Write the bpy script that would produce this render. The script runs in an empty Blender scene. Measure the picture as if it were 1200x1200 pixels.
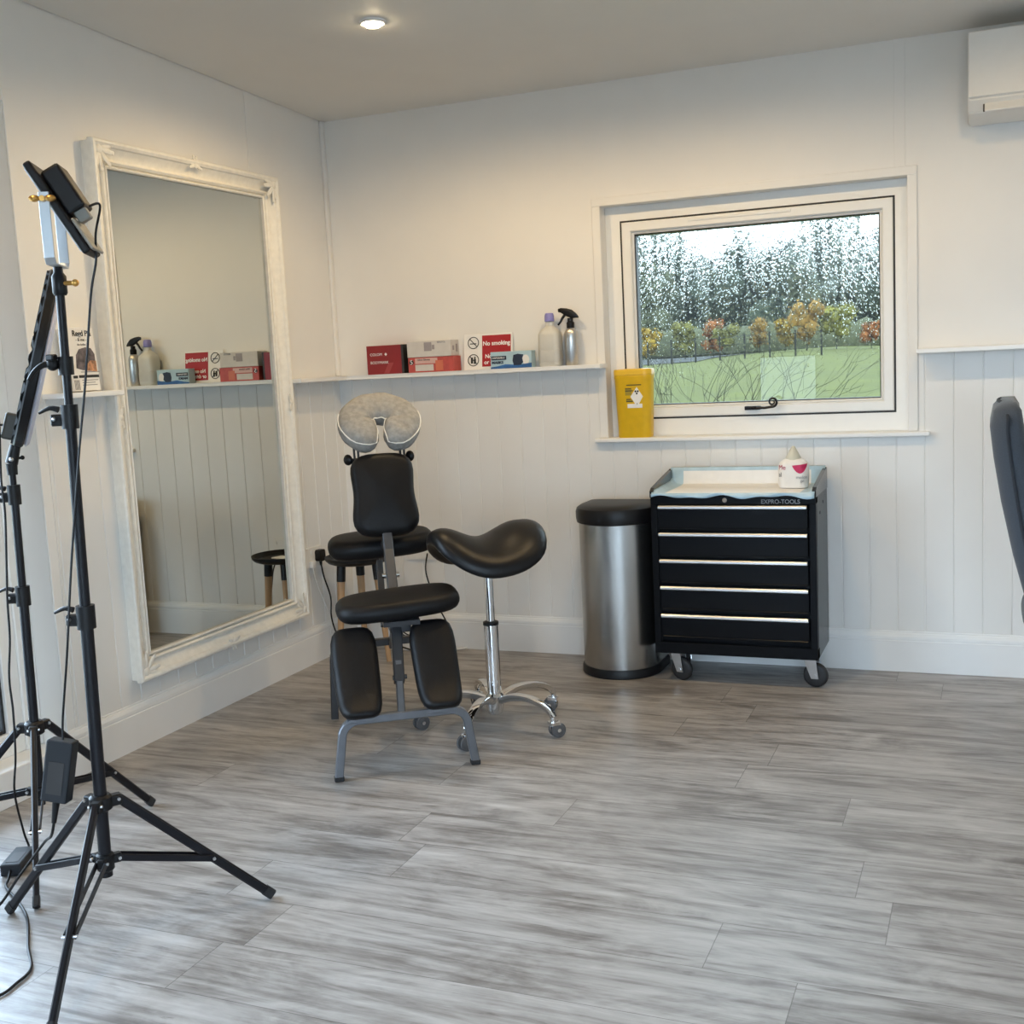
import bpy, bmesh, math, random
from mathutils import Vector, Matrix
random.seed(7)
PI = math.pi
SC = bpy.context.scene
COL = SC.collection

# ------------------------------------------------------------------ camera
cam_d = bpy.data.cameras.new('camera'); cam = bpy.data.objects.new('camera', cam_d); COL.objects.link(cam)
F_PX, YAW, PITCH, ROLL = 1364.85, 0.39562, 0.12888, -0.05016
cam_d.sensor_fit = 'HORIZONTAL'; cam_d.sensor_width = 36.0; cam_d.lens = 36.0 * F_PX / 1200.0
cam_d.clip_start = 0.05; cam_d.clip_end = 400
fw = Vector((-math.sin(YAW)*math.cos(PITCH), math.cos(YAW)*math.cos(PITCH), -math.sin(PITCH)))
rt = Vector((math.cos(YAW), math.sin(YAW), 0)); up = rt.cross(fw)
R_ = math.cos(ROLL)*rt + math.sin(ROLL)*up; U_ = -math.sin(ROLL)*rt + math.cos(ROLL)*up
m = Matrix((R_, U_, -fw)).transposed().to_4x4(); m.translation = Vector((2.826, -4.753, 1.3))
cam.matrix_world = m
SC.camera = cam

# ------------------------------------------------------------------ sky, daylight portals, exposure
W = bpy.data.worlds.new('overcast_sky'); SC.world = W; W.use_nodes = True
wn = W.node_tree; bg = wn.nodes['Background']
tc = wn.nodes.new('ShaderNodeTexCoord'); sx = wn.nodes.new('ShaderNodeSeparateXYZ'); cr = wn.nodes.new('ShaderNodeValToRGB')
wn.links.new(tc.outputs['Generated'], sx.inputs[0]); wn.links.new(sx.outputs['Z'], cr.inputs[0]); wn.links.new(cr.outputs[0], bg.inputs[0])
cr.color_ramp.elements[0].position = 0.0; cr.color_ramp.elements[0].color = (0.64, 0.81, 1.0, 1)
cr.color_ramp.elements[1].position = 0.6; cr.color_ramp.elements[1].color = (0.60, 0.78, 1.0, 1)
bg.inputs[1].default_value = 11.5
def portal(loc, rot, sx_, sy_):
    l = bpy.data.lights.new('daylight_portal', 'AREA'); l.shape = 'RECTANGLE'; l.size = sx_; l.size_y = sy_
    l.cycles.is_portal = True
    o = bpy.data.objects.new('daylight_portal', l); COL.objects.link(o); o.location = loc; o.rotation_euler = rot
portal((-0.20, -3.1, 1.1), (0, -PI/2, 0), 2.2, 2.4)
portal((1.06, -6.14, 0.72), (PI/2, 0, 0), 0.8, 1.3)
portal((3.15, -6.14, 1.1), (PI/2, 0, 0), 2.1, 2.2)
portal((1.92, 0.22, 1.43), (-PI/2, 0, 0), 1.3, 1.0)
LAMP_W = 23.0
LAMP_COL = (1.0, 0.71, 0.37)
SC.view_settings.view_transform = 'Standard'; SC.view_settings.look = 'None'
SC.view_settings.gamma = 1.0; SC.view_settings.use_curve_mapping = False
SC.view_settings.exposure = 0.22
SC.cycles.max_bounces = 10; SC.cycles.diffuse_bounces = 5; SC.cycles.transparent_max_bounces = 24
SC.cycles.caustics_reflective = False; SC.cycles.caustics_refractive = False
SC.cycles.sample_clamp_indirect = 6.0

# ------------------------------------------------------------------ materials
def mat(name, col, rough=0.5, metal=0.0, var=0.04, nscale=30.0, bump=0.0, spec=0.5, trans=0.0, coat=0.0, emit=None, estr=0.0, sheen=0.0, stretch=None):
    m = bpy.data.materials.new(name); m.use_nodes = True
    n = m.node_tree; b = n.nodes['Principled BSDF']
    b.inputs['Roughness'].default_value = rough; b.inputs['Metallic'].default_value = metal
    b.inputs['Specular IOR Level'].default_value = spec
    b.inputs['Transmission Weight'].default_value = trans
    b.inputs['Coat Weight'].default_value = coat
    b.inputs['Sheen Weight'].default_value = sheen
    t = n.nodes.new('ShaderNodeTexCoord'); mp = n.nodes.new('ShaderNodeMapping'); nz = n.nodes.new('ShaderNodeTexNoise')
    n.links.new(t.outputs['Object'], mp.inputs[0]); n.links.new(mp.outputs[0], nz.inputs['Vector'])
    if stretch: mp.inputs['Scale'].default_value = stretch
    nz.inputs['Scale'].default_value = nscale; nz.inputs['Detail'].default_value = 4
    rp = n.nodes.new('ShaderNodeValToRGB'); n.links.new(nz.outputs[0], rp.inputs[0])
    rp.color_ramp.elements[0].position = 0.3; rp.color_ramp.elements[1].position = 0.7
    rp.color_ramp.elements[0].color = tuple(max(0, c*(1-var)) for c in col) + (1,)
    rp.color_ramp.elements[1].color = tuple(min(1, c*(1+var)) for c in col) + (1,)
    n.links.new(rp.outputs[0], b.inputs['Base Color'])
    if bump:
        bp = n.nodes.new('ShaderNodeBump'); bp.inputs['Strength'].default_value = bump; bp.inputs['Distance'].default_value = 0.004
        n.links.new(nz.outputs[0], bp.inputs['Height']); n.links.new(bp.outputs[0], b.inputs['Normal'])
    if emit:
        b.inputs['Emission Color'].default_value = tuple(emit) + (1,); b.inputs['Emission Strength'].default_value = estr
    return m
M = {}
M['wall'] = mat('white_wall_paint', (0.80, 0.79, 0.765), 0.55, var=0.012, nscale=6)
M['ceil'] = mat('white_ceiling_paint', (0.76, 0.74, 0.70), 0.6, var=0.012, nscale=5)
M['gloss_white'] = mat('white_satin_paint', (0.84, 0.84, 0.83), 0.32, var=0.012, nscale=8)
M['upvc'] = mat('white_plastic_frame', (0.84, 0.84, 0.82), 0.3, var=0.01)
M['gap'] = mat('dark_gap_shade', (0.07, 0.055, 0.04), 0.9)  # dark colour standing in for the shade inside narrow gaps
M['gasket'] = mat('black_rubber_gasket', (0.012, 0.012, 0.012), 0.5)
M['mirror_frame'] = mat('painted_plaster_frame', (0.83, 0.81, 0.75), 0.42, var=0.05, nscale=40, bump=0.15)
M['leather'] = mat('black_vinyl', (0.005, 0.005, 0.006), 0.48, var=0.2, nscale=260, bump=0.10, spec=0.24)
M['saddle'] = mat('black_saddle_vinyl', (0.005, 0.005, 0.006), 0.38, var=0.2, nscale=200, bump=0.05, spec=0.28)
M['grey_steel'] = mat('grey_painted_steel', (0.17, 0.18, 0.20), 0.33, metal=0.6, var=0.05)
M['mast_steel'] = mat('mast_grey_steel', (0.085, 0.088, 0.098), 0.38, metal=0.5)
M['dark_steel'] = mat('dark_grey_steel', (0.05, 0.052, 0.058), 0.4, metal=0.4)
M['chrome'] = mat('polished_chrome', (0.80, 0.80, 0.81), 0.07, metal=1.0, var=0.01)
M['alu'] = mat('aluminium_strip', (0.86, 0.86, 0.87), 0.28, metal=1.0, var=0.01)
M['emboss'] = mat('dull_silver_lettering', (0.20, 0.20, 0.21), 0.4, metal=0.5)
M['zinc'] = mat('zinc_plate', (0.62, 0.63, 0.65), 0.3, metal=1.0)
M['black_plastic'] = mat('black_plastic', (0.006, 0.006, 0.007), 0.42, spec=0.3)
M['matt_black'] = mat('matt_black_plastic', (0.006, 0.006, 0.006), 0.8, spec=0.08)
M['black_metal'] = mat('black_coated_tube', (0.006, 0.006, 0.009), 0.38, spec=0.3)
M['grey_plastic'] = mat('grey_plastic', (0.30, 0.29, 0.26), 0.5)
M['grey_alu'] = mat('satin_aluminium_bracket', (0.55, 0.58, 0.60), 0.4, metal=0.7)
M['brass'] = mat('brass', (0.75, 0.42, 0.12), 0.3, metal=1.0)
M['chest'] = mat('black_gloss_enamel', (0.005, 0.006, 0.008), 0.22, var=0.05, spec=0.13)
M['chest_side'] = mat('black_satin_enamel', (0.016, 0.016, 0.018), 0.24, var=0.05, coat=0.3)
M['rubber'] = mat('black_rubber', (0.014, 0.014, 0.016), 0.55)
M['oak'] = mat('pale_beech', (0.47, 0.29, 0.15), 0.5, var=0.18, nscale=14, stretch=(6, 6, 0.6))
M['paper'] = mat('white_paper', (0.83, 0.82, 0.80), 0.7, var=0.02)
M['blue_film'] = mat('pale_blue_film', (0.42, 0.58, 0.68), 0.3, var=0.1, nscale=20)
M['cover'] = mat('grey_nonwoven_cover', (0.33, 0.32, 0.30), 0.9, var=0.16, nscale=60, bump=0.5)
M['elastic'] = mat('white_elastic', (0.85, 0.83, 0.78), 0.8)
M['yellow'] = mat('yellow_plastic', (0.78, 0.48, 0.012), 0.35, var=0.05)
M['lid_yellow'] = mat('bright_yellow_lid', (0.80, 0.50, 0.03), 0.35, var=0.03)
M['red'] = mat('dark_red_card', (0.26, 0.018, 0.022), 0.45, var=0.1, nscale=12)
M['sign_red'] = mat('sign_red', (0.38, 0.014, 0.022), 0.4, var=0.03)
M['pink_red'] = mat('coral_red_card', (0.50, 0.085, 0.075), 0.5, var=0.12, nscale=40)
M['coral'] = mat('coral_panel', (0.62, 0.17, 0.10), 0.5)
M['pale_pink'] = mat('pale_pink_panel', (0.68, 0.44, 0.40), 0.5)
M['card_grey'] = mat('grey_white_card', (0.64, 0.61, 0.58), 0.6, var=0.04)
M['card_mid'] = mat('mid_grey_print', (0.34, 0.31, 0.32), 0.6)
M['card_dark'] = mat('dark_card', (0.022, 0.02, 0.02), 0.5)
M['sky_card'] = mat('pale_blue_card', (0.42, 0.58, 0.66), 0.5, var=0.1, nscale=12)
M['deep_blue'] = mat('deep_blue_print', (0.03, 0.12, 0.33), 0.5, var=0.3, nscale=30)
M['navy'] = mat('navy_print', (0.012, 0.02, 0.045), 0.5)
M['lav'] = mat('lavender_cap', (0.24, 0.23, 0.55), 0.4)
M['hdpe'] = mat('translucent_white_plastic', (0.80, 0.79, 0.73), 0.4, var=0.02, trans=0.25)
M['bottle_white'] = mat('milky_white_plastic', (0.80, 0.76, 0.71), 0.4, var=0.02)
M['bottle_tip'] = mat('frosted_cone', (0.72, 0.70, 0.58), 0.4, trans=0.2)
M['magenta'] = mat('magenta_print', (0.55, 0.015, 0.09), 0.5, var=0.15, nscale=80)
M['ink'] = mat('black_ink', (0.02, 0.02, 0.02), 0.6)
M['grey_ink'] = mat('grey_ink', (0.22, 0.22, 0.23), 0.6)
M['white_ink'] = mat('white_ink', (0.85, 0.85, 0.85), 0.6)
M['ochre'] = mat('ochre_label', (0.36, 0.27, 0.02), 0.5)
M['slate'] = mat('slate_upholstery', (0.040, 0.050, 0.065), 0.85, var=0.12, nscale=300, bump=0.25, sheen=0.3)
M['piping'] = mat('dark_piping', (0.016, 0.02, 0.028), 0.8)
M['ac'] = mat('white_abs', (0.80, 0.78, 0.74), 0.4, var=0.01)
M['bulb'] = mat('lamp_glow', (1, 0.9, 0.75), 0.4, emit=(1.0, 0.80, 0.50), estr=70.0)
M['opal'] = mat('opal_diffuser', (0.62, 0.60, 0.66), 0.5, var=0.02)
M['socket'] = mat('white_socket', (0.80, 0.78, 0.74), 0.35)
M['white_cable'] = mat('white_cable', (0.78, 0.77, 0.74), 0.5)
M['photo_dark'] = mat('dark_photo_print', (0.10, 0.08, 0.085), 0.5, var=0.8, nscale=55)
M['photo_warm'] = mat('warm_photo_print', (0.50, 0.25, 0.13), 0.5, var=0.6, nscale=70)

def brushed(name, col, rough):
    m = mat(name, col, rough, 1.0, var=0.05, nscale=8, stretch=(1, 1, 90)); b = m.node_tree.nodes['Principled BSDF']
    b.inputs['Anisotropic'].default_value = 0.6; b.inputs['Anisotropic Rotation'].default_value = 0.0
    return m
M['steel'] = brushed('brushed_stainless_steel', (0.44, 0.43, 0.41), 0.25)
M['spray_steel'] = brushed('spray_bottle_steel', (0.62, 0.60, 0.57), 0.32)

def mirror_mat():
    m = bpy.data.materials.new('mirror_silvering'); m.use_nodes = True; b = m.node_tree.nodes['Principled BSDF']
    b.inputs['Base Color'].default_value = (0.68, 0.71, 0.68, 1); b.inputs['Metallic'].default_value = 1; b.inputs['Roughness'].default_value = 0.0
    return m
M['mirror'] = mirror_mat()

def floor_mat():
    m = bpy.data.materials.new('grey_laminate_planks'); m.use_nodes = True
    n = m.node_tree; N = n.nodes; L = n.links; b = N['Principled BSDF']
    def math_(op, a, c=None):
        x = N.new('ShaderNodeMath'); x.operation = op
        for i, v in enumerate((a, c)):
            if v is None: continue
            if isinstance(v, (int, float)): x.inputs[i].default_value = v
            else: L.new(v, x.inputs[i])
        return x.outputs[0]
    g = N.new('ShaderNodeNewGeometry'); s = N.new('ShaderNodeSeparateXYZ'); L.new(g.outputs['Position'], s.inputs[0])
    PW, PL = 0.2093, 1.22
    ry = math_('DIVIDE', math_('ADD', s.outputs['Y'], 1.628), PW); row = math_('FLOOR', ry); fy = math_('FRACT', ry)
    wn1 = N.new('ShaderNodeTexWhiteNoise'); wn1.noise_dimensions = '1D'; L.new(math_('ADD', math_('MULTIPLY', row, 12.9898), 4.1414), wn1.inputs['W'])
    rx = math_('DIVIDE', math_('ADD', s.outputs['X'], math_('MULTIPLY', wn1.outputs['Value'], PL*3)), PL)
    colm = math_('FLOOR', rx); fx = math_('FRACT', rx)
    cb = N.new('ShaderNodeCombineXYZ'); L.new(row, cb.inputs[0]); L.new(colm, cb.inputs[1])
    wn2 = N.new('ShaderNodeTexWhiteNoise'); wn2.noise_dimensions = '2D'; L.new(cb.outputs[0], wn2.inputs['Vector'])
    rnd = wn2.outputs['Value']
    # seams
    ey = math_('MULTIPLY', math_('MINIMUM', fy, math_('SUBTRACT', 1.0, fy)), PW)
    ex = math_('MULTIPLY', math_('MINIMUM', fx, math_('SUBTRACT', 1.0, fx)), PL)
    seam = math_('LESS_THAN', math_('MINIMUM', ex, ey), 0.0011)
    # grain
    def grain(sxx, syy, w, det, dist):
        mp = N.new('ShaderNodeMapping'); mp.inputs['Scale'].default_value = (sxx, syy, 1); L.new(g.outputs['Position'], mp.inputs[0])
        z = N.new('ShaderNodeTexNoise'); z.noise_dimensions = '4D'; z.inputs['Scale'].default_value = 1.0
        z.inputs['Detail'].default_value = det; z.inputs['Roughness'].default_value = 0.62; z.inputs['Distortion'].default_value = dist
        L.new(mp.outputs[0], z.inputs['Vector']); L.new(math_('MULTIPLY', rnd, w), z.inputs['W']); return z.outputs[0]
    g1 = grain(1.05, 8.5, 37.0, 8, 2.2); g2 = grain(4.0, 62.0, 61.0, 5, 0.7); g3 = grain(2.6, 6.5, 23.0, 6, 2.4)
    v = math_('ADD', math_('ADD', math_('MULTIPLY', g1, 0.50), math_('MULTIPLY', g2, 0.25)), math_('ADD', math_('MULTIPLY', g3, 0.32), math_('MULTIPLY', rnd, 0.035)))
    g4 = grain(2.2, 24.0, 51.0, 6, 2.6)
    dk = N.new('ShaderNodeMapRange'); dk.inputs[1].default_value = 0.60; dk.inputs[2].default_value = 0.74; dk.inputs[3].default_value = 0.0; dk.inputs[4].default_value = 0.13; L.new(g4, dk.inputs[0])
    lt = N.new('ShaderNodeMapRange'); lt.inputs[1].default_value = 0.26; lt.inputs[2].default_value = 0.40; lt.inputs[3].default_value = 0.07; lt.inputs[4].default_value = 0.0; L.new(g4, lt.inputs[0])
    v = math_('ADD', math_('SUBTRACT', v, dk.outputs[0]), lt.outputs[0])
    rp = N.new('ShaderNodeValToRGB'); L.new(v, rp.inputs[0]); e = rp.color_ramp
    e.elements[0].position = 0.36; e.elements[0].color = (0.085, 0.076, 0.071, 1)
    e.elements[1].position = 0.74; e.elements[1].color = (0.56, 0.54, 0.525, 1)
    k = e.elements.new(0.48); k.color = (0.21, 0.194, 0.184, 1)
    k = e.elements.new(0.58); k.color = (0.37, 0.352, 0.338, 1)
    mx = N.new('ShaderNodeMix'); mx.data_type = 'RGBA'; L.new(math_('MULTIPLY', seam, 0.55), mx.inputs['Factor']); L.new(rp.outputs[0], mx.inputs[6]); mx.inputs[7].default_value = (0.06, 0.055, 0.05, 1)
    L.new(mx.outputs[2], b.inputs['Base Color'])
    b.inputs['Roughness'].default_value = 0.36; b.inputs['Specular IOR Level'].default_value = 0.45
    rr = math_('ADD', 0.27, math_('MULTIPLY', g2, 0.2)); L.new(rr, b.inputs['Roughness'])
    bp = N.new('ShaderNodeBump'); bp.inputs['Strength'].default_value = 0.12; bp.inputs['Distance'].default_value = 0.002
    L.new(math_('SUBTRACT', g2, math_('MULTIPLY', seam, 2.0)), bp.inputs['Height']); L.new(bp.outputs[0], b.inputs['Normal'])
    return m
M['floor'] = floor_mat()

def glass_mat(name, rain):
    m = bpy.data.materials.new(name); m.use_nodes = True
    n = m.node_tree; N = n.nodes; L = n.links; N.remove(N['Principled BSDF']); out = N['Material Output']
    tr = N.new('ShaderNodeBsdfTransparent'); tr.inputs[0].default_value = (0.56, 0.56, 0.53, 1) if rain else (0.97, 0.98, 0.975, 1)
    gl = N.new('ShaderNodeBsdfGlossy'); gl.inputs['Roughness'].default_value = 0.0
    fr = N.new('ShaderNodeFresnel'); fr.inputs['IOR'].default_value = 1.25
    mx = N.new('ShaderNodeMixShader'); L.new(fr.outputs[0], mx.inputs[0]); L.new(tr.outputs[0], mx.inputs[1]); L.new(gl.outputs[0], mx.inputs[2])
    last = mx.outputs[0]
    if rain:
        g = N.new('ShaderNodeNewGeometry'); mp = N.new('ShaderNodeMapping'); mp.inputs['Scale'].default_value = (1, 1, 0.72); L.new(g.outputs['Position'], mp.inputs[0])
        nz = N.new('ShaderNodeTexNoise'); nz.inputs['Scale'].default_value = 40; L.new(mp.outputs[0], nz.inputs['Vector'])
        am = N.new('ShaderNodeMixRGB'); am.blend_type = 'ADD'; am.inputs[0].default_value = 0.02; L.new(mp.outputs[0], am.inputs[1]); L.new(nz.outputs['Color'], am.inputs[2])
        v1 = N.new('ShaderNodeTexVoronoi'); v1.inputs['Scale'].default_value = 105; L.new(am.outputs[0], v1.inputs['Vector'])
        # wetter at the top of the pane, running in vertical streaks
        mp2 = N.new('ShaderNodeMapping'); mp2.inputs['Scale'].default_value = (38, 1, 2.2); L.new(g.outputs['Position'], mp2.inputs[0])
        st = N.new('ShaderNodeTexNoise'); st.inputs['Scale'].default_value = 1.0; st.inputs['Detail'].default_value = 3; L.new(mp2.outputs[0], st.inputs['Vector'])
        sp = N.new('ShaderNodeSeparateXYZ'); L.new(g.outputs['Position'], sp.inputs[0])
        hr = N.new('ShaderNodeMapRange'); hr.inputs[1].default_value = 1.15; hr.inputs[2].default_value = 1.72; hr.inputs[3].default_value = 0.16; hr.inputs[4].default_value = 0.58; L.new(sp.outputs['Z'], hr.inputs[0])
        th = N.new('ShaderNodeMath'); th.operation = 'MULTIPLY'; L.new(st.outputs[0], th.inputs[0]); L.new(hr.outputs[0], th.inputs[1])
        th2 = N.new('ShaderNodeMath'); th2.operation = 'MULTIPLY'; L.new(th.outputs[0], th2.inputs[0]); th2.inputs[1].default_value = 2.2
        dm = N.new('ShaderNodeMath'); dm.operation = 'SUBTRACT'; L.new(th2.outputs[0], dm.inputs[0]); L.new(v1.outputs['Distance'], dm.inputs[1])
        mask = N.new('ShaderNodeMapRange'); mask.inputs[1].default_value = 0.0; mask.inputs[2].default_value = 0.12; mask.inputs[3].default_value = 0.0; mask.inputs[4].default_value = 0.62; L.new(dm.outputs[0], mask.inputs[0])
        bp = N.new('ShaderNodeBump'); bp.inputs['Strength'].default_value = 1.0; bp.inputs['Distance'].default_value = 0.006; L.new(dm.outputs[0], bp.inputs['Height'])
        rf = N.new('ShaderNodeBsdfRefraction'); rf.inputs['IOR'].default_value = 1.12; rf.inputs['Roughness'].default_value = 0.08; rf.inputs[0].default_value = (0.56, 0.56, 0.53, 1); L.new(bp.outputs[0], rf.inputs['Normal'])
        tl = N.new('ShaderNodeBsdfTranslucent'); tl.inputs[0].default_value = (0.9, 0.95, 0.97, 1)
        dr = N.new('ShaderNodeMixShader'); dr.inputs[0].default_value = 0.03; L.new(rf.outputs[0], dr.inputs[1]); L.new(tl.outputs[0], dr.inputs[2])
        # fine mist of water film
        fz = N.new('ShaderNodeMath'); fz.operation = 'MULTIPLY'; L.new(hr.outputs[0], fz.inputs[0]); fz.inputs[1].default_value = 0.03
        film = N.new('ShaderNodeMixShader'); L.new(fz.outputs[0], film.inputs[0]); L.new(last, film.inputs[1]); L.new(tl.outputs[0], film.inputs[2])
        fin = N.new('ShaderNodeMixShader'); L.new(mask.outputs[0], fin.inputs[0]); L.new(film.outputs[0], fin.inputs[1]); L.new(dr.outputs[0], fin.inputs[2])
        last = fin.outputs[0]
    L.new(last, out.inputs['Surface'])
    return m
M['glass'] = glass_mat('clear_glazing', False)
M['rain_glass'] = glass_mat('rain_spotted_glazing', True)

# ------------------------------------------------------------------ mesh helpers
def nb(): return bmesh.new()
def V3(*a): return Vector(a)
def obj(name, bm, m, parent=None, smooth=False, sharp=0.6):
    bmesh.ops.recalc_face_normals(bm, faces=bm.faces[:])
    me = bpy.data.meshes.new(name); bm.to_mesh(me); bm.free()
    for mm in (m if isinstance(m, (list, tuple)) else [m]): me.materials.append(mm)
    o = bpy.data.objects.new(name, me); COL.objects.link(o)
    if smooth:
        for p in me.polygons: p.use_smooth = True
        me.set_sharp_from_angle(angle=sharp)
    if parent is not None: o.parent = parent
    return o
def thing(name, label, cat, loc=(0, 0, 0), rotz=0.0, group=None, rot=None):
    o = bpy.data.objects.new(name, None); COL.objects.link(o); o.empty_display_size = 0.05
    o.location = loc; o.rotation_euler = rot if rot else (0, 0, rotz); o['label'] = label; o['category'] = cat
    if group: o['group'] = group
    return o
def tag(o, label, cat, group=None, kind=None):
    o['label'] = label; o['category'] = cat
    if group: o['group'] = group
    if kind: o['kind'] = kind
    return o
def struct(o, label=None):
    o['kind'] = 'structure'
    if label: o['label'] = label
    return o
def xf(bm, verts, rot=None, loc=None):
    if rot is not None: bmesh.ops.rotate(bm, verts=verts, cent=(0, 0, 0), matrix=rot if isinstance(rot, Matrix) else (Matrix.Rotation(rot[2], 3, 'Z') @ Matrix.Rotation(rot[1], 3, 'Y') @ Matrix.Rotation(rot[0], 3, 'X')))
    if loc is not None: bmesh.ops.translate(bm, verts=verts, vec=loc)
def box(bm, lo, hi, bev=0.0, seg=2, rot=None, loc=None):
    lo, hi = Vector(lo), Vector(hi)
    r = bmesh.ops.create_cube(bm, size=1.0); vs = r['verts']; d = hi - lo; c = (hi + lo)/2
    for v in vs: v.co = Vector((v.co.x*d.x + c.x, v.co.y*d.y + c.y, v.co.z*d.z + c.z))
    if bev:
        es = list({e for v in vs for e in v.link_edges})
        rb = bmesh.ops.bevel(bm, geom=es, offset=min(bev, 0.49*min(abs(d.x), abs(d.y), abs(d.z))), segments=seg, affect='EDGES', profile=0.5)
        vs = list({v for f in rb['faces'] for v in f.verts} | {v for v in vs if v.is_valid})
        ext = set(vs)
        for v in list(ext):
            for e in v.link_edges: ext.add(e.other_vert(v))
        vs = list(ext)
    if rot is not None or loc is not None: xf(bm, vs, rot, loc)
    return vs
def ring_loft(bm, rings, cap0=True, cap1=True, closed=True):
    R = [[bm.verts.new(p) for p in r] for r in rings]
    n = len(R[0])
    for a, b in zip(R[:-1], R[1:]):
        for i in range(n if closed else n-1):
            j = (i+1) % n
            try: bm.faces.new((a[i], a[j], b[j], b[i]))
            except ValueError: pass
    if cap0: bm.faces.new(list(reversed(R[0])))
    if cap1: bm.faces.new(R[-1])
    return [v for r in R for v in r]
def frame_of(d):
    d = d.normalized(); a = Vector((0, 0, 1)) if abs(d.z) < 0.9 else Vector((1, 0, 0))
    x = a.cross(d).normalized(); return x, d.cross(x)
def cyl(bm, p0, p1, r0, r1=None, n=20):
    p0, p1 = Vector(p0), Vector(p1); r1 = r0 if r1 is None else r1; x, y = frame_of(p1-p0)
    return ring_loft(bm, [[p + r*(x*math.cos(2*PI*i/n) + y*math.sin(2*PI*i/n)) for i in range(n)] for p, r in ((p0, r0), (p1, r1))])
def smooth_path(pts, sub=8):
    P = [Vector(p) for p in pts]; out = []
    for i in range(len(P)-1):
        a, b, c, d = P[max(i-1, 0)], P[i], P[i+1], P[min(i+2, len(P)-1)]
        for k in range(sub):
            t = k/sub
            out.append(0.5*((2*b) + (c-a)*t + (2*a-5*b+4*c-d)*t*t + (3*b-a-3*c+d)*t**3))
    out.append(P[-1]); return out
def tube(bm, pts, r, n=10, sub=0, rfun=None, section=None, upv=None):
    P = smooth_path(pts, sub) if sub else [Vector(p) for p in pts]
    rings = []; prev = None
    for i, p in enumerate(P):
        d = (P[min(i+1, len(P)-1)] - P[max(i-1, 0)]).normalized()
        if upv is not None: x = Vector(upv).cross(d).normalized(); y = d.cross(x)
        elif prev is None: x, y = frame_of(d)
        else: x = (prev - d*prev.dot(d)).normalized(); y = d.cross(x)
        prev = x; rr = r*(rfun(i/(len(P)-1)) if rfun else 1)
        if section: rings.append([p + x*a + y*b for a, b in section])
        else: rings.append([p + rr*(x*math.cos(2*PI*k/n) + y*math.sin(2*PI*k/n)) for k in range(n)])
    return ring_loft(bm, rings)
def rect_sec(w, h, c=0.003):
    a, b = w/2, h/2; return [(-a+c, -b), (a-c, -b), (a, -b+c), (a, b-c), (a-c, b), (-a+c, b), (-a, b-c), (-a, -b+c)]
def lathe(bm, prof, n=36, c=(0, 0), cap0=True, cap1=True):
    return ring_loft(bm, [[Vector((c[0]+r*math.cos(2*PI*i/n), c[1]+r*math.sin(2*PI*i/n), z)) for i in range(n)] for r, z in prof], cap0, cap1)
def ball(bm, c, r, sc=(1, 1, 1), u=16, v=10, rot=None):
    res = bmesh.ops.create_uvsphere(bm, u_segments=u, v_segments=v, radius=r); vs = res['verts']
    for w in vs: w.co = Vector((w.co.x*sc[0], w.co.y*sc[1], w.co.z*sc[2]))
    xf(bm, vs, rot, c); return vs
def inset_poly(P, d):
    n = len(P); out = []
    for i in range(n):
        a, b, c = Vector(P[i-1]), Vector(P[i]), Vector(P[(i+1) % n])
        t = (c-a).normalized(); nn = Vector((-t.y, t.x)); out.append(b + nn*d)
    return out
def pad(bm, outline, t, edge, bulge=0.0, M4=None):
    """cushion: CCW 2-D outline, thickness t along local z, rounded edges, domed top"""
    rings = []
    K = 5
    for k in range(K+1):
        a = -PI/2 + (PI/2)*k/K
        rings.append((edge*(1-math.cos(a)), -t/2 + edge*(1+math.sin(a))))
    for k in range(K+1):
        a = (PI/2)*k/K
        rings.append((edge*(1-math.cos(a)), t/2 - edge*(1-math.sin(a))))
    cen = Vector((sum(p[0] for p in outline)/len(outline), sum(p[1] for p in outline)/len(outline)))
    RR = [[Vector((q.x, q.y, z)) for q in inset_poly(outline, ins)] for ins, z in rings]
    top = inset_poly(outline, edge)
    for f, b in ((0.72, 0.55), (0.42, 0.9), (0.12, 1.0)):
        RR.append([Vector((cen.x+(q.x-cen.x)*f, cen.y+(q.y-cen.y)*f, t/2 + bulge*b)) for q in top])
    vs = ring_loft(bm, RR)
    if M4 is not None:
        for v in vs: v.co = M4 @ v.co
    return vs
def rrect(w, h, r, n=6, cx=0, cy=0):
    out = []
    for (sx_, sy_, a0) in ((1, 1, 0), (-1, 1, PI/2), (-1, -1, PI), (1, -1, 1.5*PI)):
        for k in range(n+1):
            a = a0 + PI/2*k/n; out.append((cx + sx_*(w/2-r) + r*math.cos(a), cy + sy_*(h/2-r) + r*math.sin(a)))
    return out
def prism(bm, outline, z0, z1, M4=None):
    vs = ring_loft(bm, [[Vector((p[0], p[1], z)) for p in outline] for z in (z0, z1)])
    if M4 is not None:
        for v in vs: v.co = M4 @ v.co
    return vs
def basis(o, x, y):
    x, y = Vector(x).normalized(), Vector(y); y = (y - x*y.dot(x)).normalized(); z = x.cross(y)
    mm = Matrix((x, y, z)).transposed().to_4x4(); mm.translation = Vector(o); return mm
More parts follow.
